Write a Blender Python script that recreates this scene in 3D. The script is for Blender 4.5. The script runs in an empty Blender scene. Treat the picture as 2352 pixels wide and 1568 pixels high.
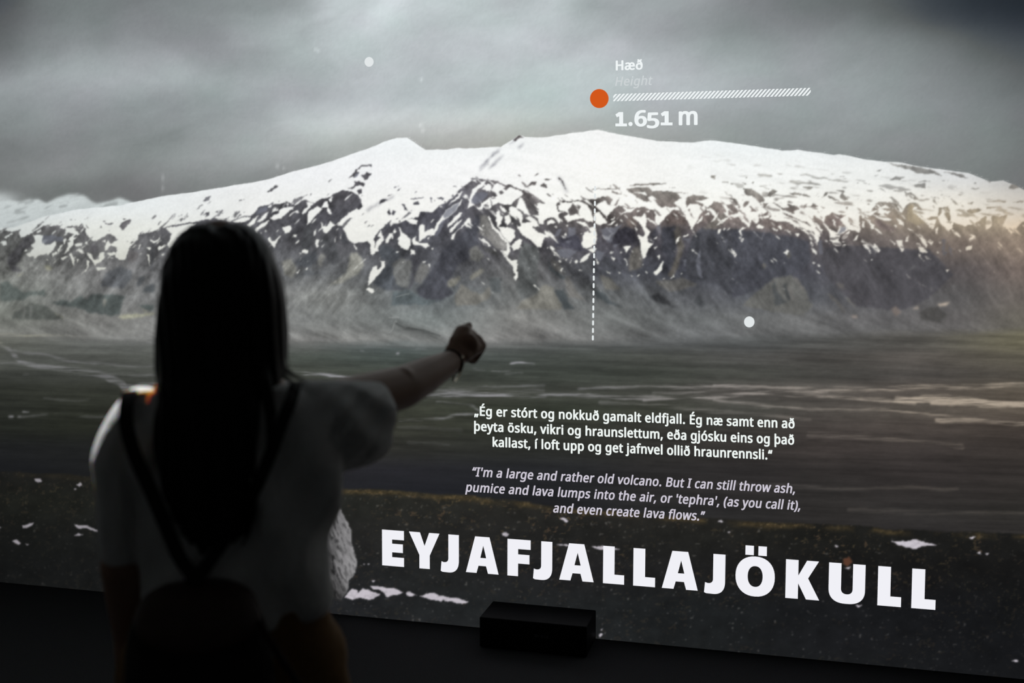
import bpy, bmesh, math, os
import numpy as np
from mathutils import Vector, Matrix

S = bpy.context.scene
C = S.collection

# ---------------------------------------------------------------- camera, world, light, exposure
CAM_H = 1.55
YAW, PITCH = math.radians(14.74), math.radians(5.73)
FPX, CX, CY = 2533.0, 1176.0, 784.0                  # focal length and centre for a 2352 x 1568 frame
ROT = Matrix.Rotation(YAW, 3, 'Z') @ Matrix.Rotation(math.pi / 2 - PITCH, 3, 'X')


def ray(px, py):
    return ROT @ Vector(((px - CX) / FPX, -(py - CY) / FPX, -1.0))


_r = ray(1100, 1443)                                  # the foot of the screen
CAM_D = -CAM_H / _r.z * _r.y
CAM = Vector((0, -CAM_D, CAM_H))
cam = bpy.data.cameras.new('camera')
cam.sensor_width = 36.0
cam.lens = FPX / 2352 * 36.0
cam.clip_start = .05
cam.dof.use_dof = True
cam.dof.focus_distance = 4.15
cam.dof.aperture_fstop = 2.1
cam_ob = bpy.data.objects.new('camera', cam)
C.objects.link(cam_ob)
cam_ob.location = CAM
cam_ob.rotation_euler = (math.pi / 2 - PITCH, 0, YAW)
S.camera = cam_ob

world = bpy.data.worlds.new('world'); S.world = world
world.use_nodes = True
world.node_tree.nodes['Background'].inputs[0].default_value = (.5, .55, .6, 1)
world.node_tree.nodes['Background'].inputs[1].default_value = 0.0
vs = S.view_settings
vs.view_transform = 'Standard'; vs.look = 'None'; vs.exposure = 0.0; vs.gamma = 1.0
vs.use_curve_mapping = False
S.cycles.use_denoising = True
S.cycles.max_bounces = 6
S.cycles.diffuse_bounces = 4


def wall_at(px, py, y=0.0):
    """the point of the upright plane at depth y that the traced point lies on"""
    d = ray(px, py)
    return CAM + d * ((y - CAM.y) / d.y)


RINV = np.array(ROT.transposed())


def trace_of(X, Y, Z):
    """picture coordinates of points in the room (arrays)"""
    P = np.stack([X - CAM.x, Y - CAM.y, Z - CAM.z], -1) @ RINV.T
    return CX + FPX * P[..., 0] / -P[..., 2], CY - FPX * P[..., 1] / -P[..., 2]


# the visitor stands here: her own frame has u to her right, w ahead of her, z up
_h = ray(505, 900); FWD = Vector((_h.x, _h.y, 0)).normalized(); RGT = Vector((FWD.y, -FWD.x, 0))
RANGE = 1.90
STAND = Vector((CAM.x, CAM.y, 0)) + FWD * RANGE


def body_at(px, py, w=0.0):
    """a traced point, w metres ahead of where she stands, in her own frame"""
    d = ray(px, py)
    t = (RANGE + w) / d.dot(FWD)
    p = CAM + d * t - STAND
    return Vector((p.dot(RGT), p.dot(FWD), p.z))


# the edge of a projector's beam from overhead catches her left shoulder: its three colours part a little
_sh = body_at(282, 936, .06); SHOULDER = STAND + RGT * _sh.x + FWD * _sh.y + Vector((0, 0, _sh.z))
for _n, _col, _wide in (('red', (1, .0, .0), 3.80), ('green', (0, 1, .0), 3.68), ('blue', (0, 0, 1), 3.56)):
    _l = bpy.data.lights.new('projector_beam_' + _n, 'SPOT')
    _l.energy = 520; _l.color = _col; _l.spot_size = math.radians(_wide); _l.spot_blend = .08; _l.shadow_soft_size = .003
    _o = bpy.data.objects.new('projector_beam_' + _n, _l); C.objects.link(_o)
    _o.location = SHOULDER + FWD * 2.1 - RGT * .75 + Vector((0, 0, 1.45))
    _o.rotation_euler = (SHOULDER - _o.location).to_track_quat('-Z', 'Y').to_euler()

# ---------------------------------------------------------------- the projected picture
# A landscape picture computed as an array of colours in the picture's own coordinates
# (u to the right, v downwards, 2352 x 1568 units over the traced part, with margins).
STEP = 1.6
U0, U1, V0, V1 = -420.0, 2800.0, -330.0, 1700.0
NU, NV = int((U1 - U0) / STEP), int((V1 - V0) / STEP)
GU, GV = np.meshgrid(U0 + (np.arange(NU) + .5) * STEP, V0 + (np.arange(NV) + .5) * STEP)
GU = GU.astype(np.float32); GV = GV.astype(np.float32)


def vnoise(x, y, seed):
    r = np.random.RandomState(seed)
    n = 256
    t = r.rand(n, n).astype(np.float32)
    xi = np.floor(x).astype(np.int32); yi = np.floor(y).astype(np.int32)
    fx = x - xi; fy = y - yi
    fx = fx * fx * (3 - 2 * fx); fy = fy * fy * (3 - 2 * fy)
    x0 = xi % n; x1 = (xi + 1) % n; y0 = yi % n; y1 = (yi + 1) % n
    return (t[y0, x0] * (1 - fx) + t[y0, x1] * fx) * (1 - fy) + (t[y1, x0] * (1 - fx) + t[y1, x1] * fx) * fy


def fbm(x, y, seed, oct=4, gain=.55):
    s = 0; a = 1; tot = 0
    for k in range(oct):
        s = s + a * vnoise(x * 2 ** k + 17.3 * k, y * 2 ** k + 9.1 * k, seed + k); tot += a; a *= gain
    return s / tot


def ridged(x, y, seed, oct=4, gain=.55):
    s = 0; a = 1; tot = 0
    for k in range(oct):
        s = s + a * (1 - np.abs(2 * vnoise(x * 2 ** k + 13.7 * k, y * 2 ** k + 5.3 * k, seed + k) - 1)); tot += a; a *= gain
    return s / tot


def rot(ang, sx, sy, U=None, V=None):
    U = GU if U is None else U; V = GV if V is None else V
    c, s = math.cos(ang), math.sin(ang)
    return (U * c + V * s) / sx, (-U * s + V * c) / sy


def blur(a, r):
    k = np.exp(-.5 * (np.arange(-int(3 * r) - 1, int(3 * r) + 2) / r) ** 2); k /= k.sum()
    n = len(k) // 2
    for ax in (0, 1):
        pad = [(n, n) if i == ax else (0, 0) for i in range(a.ndim)]
        p = np.pad(a, pad, mode='edge'); out = 0
        m = a.shape[ax]
        for i, w in enumerate(k):
            out = out + w * (p[i:i + m] if ax == 0 else p[:, i:i + m])
        a = out
    return a.astype(np.float32)


def coarse(xs, ys, rows, smooth=None):
    """colours known on a coarse grid, spread smoothly over the picture"""
    A = np.array(rows, np.float32)
    if A.ndim == 2: A = A[:, :, None]
    def idx(g, ks):
        ks = np.array(ks, np.float32)
        i = np.clip(np.searchsorted(ks, g, side='right') - 1, 0, len(ks) - 2)
        f = np.clip((g - ks[i]) / (ks[i + 1] - ks[i]), 0, 1)
        f = f * f * (3 - 2 * f) * .5 + f * .5
        return i, f
    i, fx = idx(GU, xs); j, fy = idx(GV, ys)
    fx = fx[..., None]; fy = fy[..., None]
    return (A[j, i] * (1 - fx) + A[j, i + 1] * fx) * (1 - fy) + (A[j + 1, i] * (1 - fx) + A[j + 1, i + 1] * fx) * fy


WU = GU; WV = GV                                     # warped coordinates, set below


def poly(mask, pts, val=1.0, warp=True):
    pts = np.array(pts, np.float32)
    lo = pts.min(0) - 14; hi = pts.max(0) + 14
    c0 = max(0, int((lo[0] - U0) / STEP)); c1 = min(NU, int((hi[0] - U0) / STEP) + 1)
    r0 = max(0, int((lo[1] - V0) / STEP)); r1 = min(NV, int((hi[1] - V0) / STEP) + 1)
    if c1 <= c0 or r1 <= r0: return
    X = (WU if warp else GU)[r0:r1, c0:c1]; Y = (WV if warp else GV)[r0:r1, c0:c1]
    ins = np.zeros(X.shape, bool)
    q = np.roll(pts, -1, 0)
    for (xa, ya), (xb, yb) in zip(pts, q):
        if ya == yb: continue
        ins ^= ((ya > Y) != (yb > Y)) & (X < (xb - xa) * (Y - ya) / (yb - ya) + xa)
    m = mask[r0:r1, c0:c1]
    if np.ndim(val) == 0 and mask.ndim == 2: m[ins] = val
    else: m[ins] = np.array(val)


def stroke(mask, pts, w0, w1=None, val=1.0, warp=True, soft=.8):
    """a soft line through pts, w0 -> w1 wide; val mixed in by max"""
    w1 = w0 if w1 is None else w1
    pts = np.array(pts, np.float32); W = max(w0, w1)
    lo = pts.min(0) - W - 12; hi = pts.max(0) + W + 12
    c0 = max(0, int((lo[0] - U0) / STEP)); c1 = min(NU, int((hi[0] - U0) / STEP) + 1)
    r0 = max(0, int((lo[1] - V0) / STEP)); r1 = min(NV, int((hi[1] - V0) / STEP) + 1)
    if c1 <= c0 or r1 <= r0: return
    X = (WU if warp else GU)[r0:r1, c0:c1]; Y = (WV if warp else GV)[r0:r1, c0:c1]
    best = np.zeros(X.shape, np.float32); n = len(pts) - 1
    for k in range(n):
        a, b = pts[k], pts[k + 1]; d = b - a; L = max(float(d @ d), 1e-6)
        t = np.clip(((X - a[0]) * d[0] + (Y - a[1]) * d[1]) / L, 0, 1)
        dist = np.hypot(X - a[0] - t * d[0], Y - a[1] - t * d[1])
        w = .5 * (w0 + (w1 - w0) * (k + t) / n)
        best = np.maximum(best, np.clip((w - dist) / (soft * 2) + .5, 0, 1))
    m = mask[r0:r1, c0:c1]
    np.maximum(m, best * val, out=m)


def T(ox, oy, sc, *ps):
    """points read in an enlarged cut-out of the picture -> picture coordinates"""
    return [(ox + p[0] * sc, oy + p[1] * sc) for p in ps]


def ta(*p): return T(0, 500, .16156, *p)
def tb(*p): return T(380, 380, .16584, *p)
def tc(*p): return T(640, 360, .20408, *p)
def td(*p): return T(900, 380, .20408, *p)
def te(*p): return T(1150, 390, .20408, *p)
def tf(*p): return T(1400, 400, .20408, *p)
def tg(*p): return T(1680, 400, .21684, *p)
def th(*p): return T(2000, 360, .24242, *p)
def tv(*p): return T(0, 760, .2551, *p)              # valley, left
def tw(*p): return T(650, 760, .2551, *p)            # valley, middle
def tx(*p): return T(1600, 780, .50267, *p)          # valley and foreground, right
def ty(*p): return T(740, 1100, .22321, *p)          # foreground, middle
def tz(*p): return T(0, 1060, .2551, *p)             # foreground, left


SKYLINE = [(-420, 640), (-200, 560), (0, 524), (33, 522), (102, 496.5), (178.6, 481), (280.6, 471), (301, 464.6), (382.7, 449),
           (472, 436.6), (600, 415), (622, 410), (673, 394), (700, 387), (759, 371), (800, 356), (845, 341), (888.6, 323), (900, 319),
           (912, 316.5), (935, 316.5), (945, 323), (968, 338), (978, 343.5), (1024.6, 343.7), (1054, 339), (1071, 341),
           (1150.6, 337), (1160, 331), (1170.5, 324), (1183, 316), (1193.7, 309), (1206, 315), (1242.6, 316), (1305.6, 306.5), (1340, 302), (1372, 298),
           (1384, 300), (1398.5, 304), (1451.6, 313), (1504.7, 322.5), (1547.8, 325.8), (1591, 327), (1617.4, 323), (1644, 323),
           (1691.5, 329), (1774, 341.5), (1796.7, 346), (1831.8, 344), (1873, 349.4), (1914.7, 355.8), (1927.5, 354), (1953, 358),
           (1985, 366), (2032.7, 371), (2064.6, 372.7), (2128, 384.5), (2224, 397), (2256, 410), (2275, 417), (2304, 414),
           (2316, 420), (2330, 424), (2352, 436), (2450, 466), (2560, 505), (2800, 560)]

ROCKTOP = (ta((0, 190), (60, 180), (120, 200), (180, 195), (290, 150), (270, 230), (310, 290), (420, 240), (480, 200), (520, 170), (620, 120), (860, 105), (850, 150), (900, 165),
              (960, 110), (1040, 110), (1100, 160), (1190, 95), (1200, 180), (1260, 280), (1340, 350), (1440, 290), (1560, 235), (1680, 300),
              (1690, 400), (1650, 480), (1640, 545), (1700, 600), (1760, 590), (1800, 480), (1850, 400), (1970, 310), (1975, 240), (2352, 130)) +
           tb((120, 825), (250, 800), (420, 765), (600, 745), (740, 765), (880, 770), (960, 740), (1060, 712), (1180, 680), (1240, 640), (1310, 570), (1390, 560), (1520, 540), (1720, 515)) +
           tc((120, 515), (170, 540), (300, 490), (345, 500), (400, 520), (470, 470), (540, 470), (620, 420), (700, 380), (830, 400), (900, 430), (950, 560), (905, 592), (870, 570), (840, 600), (780, 640), (690, 720),
              (640, 770), (720, 800), (770, 870), (800, 950), (850, 990), (920, 965), (1000, 945), (1030, 1000), (1045, 1095), (1085, 1090), (1080, 900), (1140, 820), (1250, 740)) +
           td((0, 665), (60, 650), (150, 610), (300, 585), (330, 520), (440, 540), (520, 465), (620, 410), (700, 350), (800, 240), (900, 160), (970, 140), (1030, 150), (1180, 178), (1300, 215), (1470, 272)) +
           te((200, 200), (350, 270), (510, 382), (420, 385), (440, 505), (500, 560), (570, 520), (640, 545), (650, 500), (720, 470), (640, 465), (625, 375), (720, 345), (760, 350), (830, 350), (930, 338), (1060, 330), (1200, 285), (1225, 300), (1270, 330), (1225, 410), (1290, 420), (1350, 300)) +
           tf((0, 430), (100, 355), (210, 380), (380, 370), (500, 400), (525, 460), (500, 540), (540, 582), (640, 470), (720, 395), (780, 410), (870, 520), (930, 645), (960, 560), (1030, 450), (1110, 365), (1180, 295), (1320, 340), (1470, 350)) +
           tg((60, 440), (180, 562), (210, 485), (265, 525), (310, 450), (380, 395), (420, 440), (400, 480), (480, 490), (590, 500), (740, 590), (860, 680), (920, 745), (945, 600), (850, 500), (880, 430), (985, 520), (985, 450), (1070, 400), (1220, 440),
              (1150, 470), (1230, 580), (1360, 612), (1350, 480), (1370, 400), (1480, 440), (1568, 370)) +
           th((0, 520), (75, 430), (230, 435), (290, 530), (360, 430), (430, 430), (510, 510), (430, 510), (590, 690), (640, 570), (640, 480), (740, 465), (760, 560), (745, 700), (790, 620), (900, 660), (980, 640), (1100, 560), (1095, 690),
              (1150, 560), (1300, 550), (1250, 650), (1340, 730), (1410, 650), (1452, 620)))

# dark rock standing out of the snowfields, traced one by one
ROCKS = [
    tb((520, 490), (560, 440), (640, 405), (600, 470)), tb((575, 520), (630, 490), (620, 510)), tb((500, 550), (530, 530), (515, 550)),
    tb((1000, 495), (1040, 475), (1100, 460), (1040, 492)), tb((1405, 380), (1460, 320), (1520, 265), (1560, 285), (1500, 325), (1485, 370)),
    tb((180, 705), (225, 660), (215, 690)), tb((260, 715), (300, 660), (285, 700)), tb((500, 690), (560, 660), (615, 635), (600, 690), (540, 725), (575, 680)),
    tb((640, 740), (690, 730), (730, 755), (680, 765)), tb((690, 640), (745, 615), (700, 655)),
    tc((765, 265), (830, 205), (865, 155), (905, 180), (880, 215), (850, 245), (830, 225)), tc((865, 155), (930, 100), (1040, 95), (1050, 125), (1020, 115), (940, 110), (880, 165)),
    tc((915, 210), (960, 205), (985, 180), (1045, 190), (1010, 255), (975, 260)), tc((785, 358), (840, 325), (850, 280), (900, 272), (970, 300), (950, 340), (905, 310), (860, 330), (830, 358)),
    tc((880, 375), (930, 350), (945, 405), (905, 425)), tc((1135, 520), (1160, 480), (1240, 470), (1190, 505)), tc((1205, 445), (1250, 425), (1280, 420), (1230, 440)),
    tc((1290, 350), (1350, 330), (1310, 355)), tc((1335, 375), (1375, 355), (1350, 380)), tc((1220, 620), (1250, 600), (1265, 640), (1240, 660)), tc((1270, 640), (1290, 600), (1320, 610), (1280, 660)),
    td((170, 385), (280, 358), (380, 355), (260, 375)), td((240, 410), (300, 400), (310, 435), (250, 440)), td((110, 430), (140, 430), (190, 520), (150, 505)), td((430, 360), (460, 370), (450, 420)), td((500, 370), (560, 350), (600, 365), (530, 385)),
    td((330, 520), (360, 525), (375, 590), (330, 585)), td((690, 225), (720, 220), (745, 245)), td((240, 305), (265, 290), (290, 295)),
    [(1180, 320), (1193, 310.5), (1204, 318), (1194, 319), (1184, 326)],
    te((285, 190), (340, 140), (410, 125), (380, 170)), te((380, 70), (420, 35), (432, 50)), te((440, 170), (470, 140), (510, 160), (525, 210), (480, 190)), te((485, 105), (530, 90), (575, 98), (520, 112)),
    te((635, 90), (660, 85), (700, 130), (745, 240), (720, 200), (690, 140)), te((1010, 225), (1060, 212), (1180, 208), (1360, 205), (1250, 218), (1100, 218)), te((1250, 215), (1290, 235), (1380, 270), (1320, 268), (1255, 250)),
    te((770, 345), (790, 340), (785, 355)), te((700, 400), (755, 375), (735, 400), (690, 415)), te((640, 460), (760, 430), (700, 452)),
    tf((215, 115), (350, 105), (560, 100), (640, 105), (500, 130), (390, 120), (260, 130)), tf((190, 160), (300, 150), (420, 140), (480, 185), (620, 190), (760, 200), (880, 210), (760, 215), (820, 260), (720, 330), (540, 300), (480, 240), (420, 260), (400, 200), (260, 215)),
    tf((260, 220), (320, 215), (420, 250), (470, 310), (380, 300), (310, 265)), tf((500, 290), (640, 300), (720, 300), (760, 360), (600, 380), (540, 345)), tf((850, 280), (930, 230), (1040, 240), (1130, 265), (1040, 280), (960, 300), (1060, 330), (1040, 365), (980, 330), (900, 330), (870, 360)),
    tf((875, 395), (905, 390), (900, 430)), tf((1150, 20), (1195, 15), (1190, 60), (1150, 50)), tf((1265, 80), (1330, 85), (1340, 105), (1300, 95)), tf((1360, 100), (1400, 95), (1385, 110)), tf((650, 155), (740, 155), (700, 165)), tf((1290, 262), (1400, 270), (1460, 345), (1400, 300)),
    tg((125, 150), (220, 160), (320, 225), (350, 280), (300, 310), (255, 270), (220, 230), (160, 220)), tg((120, 325), (150, 290), (190, 290), (180, 320), (140, 350)), tg((190, 330), (230, 350), (280, 400), (200, 395), (225, 370)), tg((330, 310), (385, 310), (360, 370)),
    tg((370, 220), (400, 180), (450, 160), (480, 190), (440, 215), (400, 245)), tg((280, 130), (330, 122), (450, 165), (330, 133)), tg((0, 255), (60, 290), (85, 330), (40, 310)), tg((0, 330), (45, 360), (50, 400), (0, 380)),
    tg((610, 195), (700, 190), (790, 215), (860, 240), (790, 235), (690, 212), (660, 228)), tg((740, 130), (860, 125), (870, 140), (820, 165)), tg((880, 225), (970, 240), (990, 190), (1030, 180), (1010, 220), (960, 245)), tg((1010, 225), (1110, 255), (1200, 315), (1120, 275), (1050, 265)),
    tg((1090, 170), (1190, 170), (1180, 210), (1235, 255), (1190, 275), (1140, 235), (1170, 200)), tg((760, 330), (800, 315), (800, 355), (765, 365)), tg((835, 350), (865, 300), (915, 335), (880, 355)), tg((945, 330), (1000, 350), (980, 355)), tg((1210, 360), (1235, 345), (1235, 380)),
    tg((440, 300), (520, 350), (620, 350), (600, 310), (700, 335), (720, 370), (660, 380), (680, 420), (610, 400), (540, 370), (480, 345)), tg((540, 400), (640, 440), (740, 490), (800, 510), (820, 540), (740, 500), (640, 455), (560, 425)),
    tg((1320, 235), (1420, 285), (1340, 250)), tg((1445, 270), (1495, 275), (1470, 290)), tg((1430, 310), (1470, 325), (1440, 322)), tg((1320, 90), (1350, 88), (1340, 105)), tg((1395, 90), (1475, 115), (1440, 112)),
    tg((110, 98), (165, 95), (160, 108)), tg((145, 35), (175, 30), (170, 48)), tg((215, 85), (245, 85), (240, 103)), tg((725, 5), (830, 8), (760, 14)), tg((1140, 25), (1215, 30), (1150, 34)), tg((0, 90), (30, 95), (0, 100)),
    th((150, 55), (260, 68), (360, 85), (480, 105), (560, 125), (640, 150), (690, 185), (600, 165), (550, 170), (480, 160), (380, 130), (260, 95)), th((680, 140), (780, 150), (880, 175), (920, 205), (800, 180)),
    th((185, 215), (240, 190), (320, 195), (280, 220), (190, 228)), th((385, 265), (450, 255), (530, 250), (520, 300), (430, 285), (410, 270)), th((410, 238), (500, 225), (600, 230), (480, 238)), th((650, 222), (740, 222), (690, 230)), th((960, 245), (1010, 240), (1000, 255)),
    th((1310, 290), (1340, 255), (1390, 260), (1405, 300), (1350, 312)), th((1090, 215), (1150, 235), (1130, 248)), th((770, 295), (870, 295), (800, 302)), th((940, 300), (1050, 300), (980, 308)), th((830, 360), (880, 355), (850, 372)),
    th((345, 345), (380, 330), (420, 370), (470, 400), (400, 400), (410, 370)), th((510, 370), (600, 385), (640, 385), (560, 378)), th((690, 370), (800, 380), (720, 376)), th((1060, 420), (1150, 410), (1290, 420), (1260, 440), (1160, 425)), th((1350, 430), (1452, 415), (1452, 432)),
    th((900, 435), (970, 430), (960, 450)), th((910, 510), (950, 490), (1060, 500), (1030, 525), (940, 545)), th((1090, 480), (1190, 475), (1180, 495), (1100, 495)), th((530, 580), (640, 560), (640, 585), (560, 605)), th((160, 303), (230, 303), (190, 310)), th((50, 135), (120, 120), (90, 140)), th((35, 180), (80, 178), (50, 184)),
    ta((1420, 150), (1435, 110), (1450, 150)), ta((1690, 130), (1740, 80), (1800, 50), (1830, 15), (1870, 30), (1840, 90), (1770, 150), (1740, 190)), ta((1480, 75), (1640, 70), (1540, 100)), ta((1540, 170), (1570, 180), (1555, 195)), ta((2235, 90), (2300, 40), (2260, 95)), ta((1210, 90), (1260, 150), (1240, 150)), ta((985, 20), (1090, 35), (1010, 30)), ta((1740, 20), (1800, 15), (1770, 35)),
    ta((0, 20), (140, 25), (150, 80), (100, 90), (50, 80), (30, 130), (0, 135)), ta((250, 20), (275, 20), (265, 80)), ta((350, 35), (560, 0), (440, 20)),
]

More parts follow.
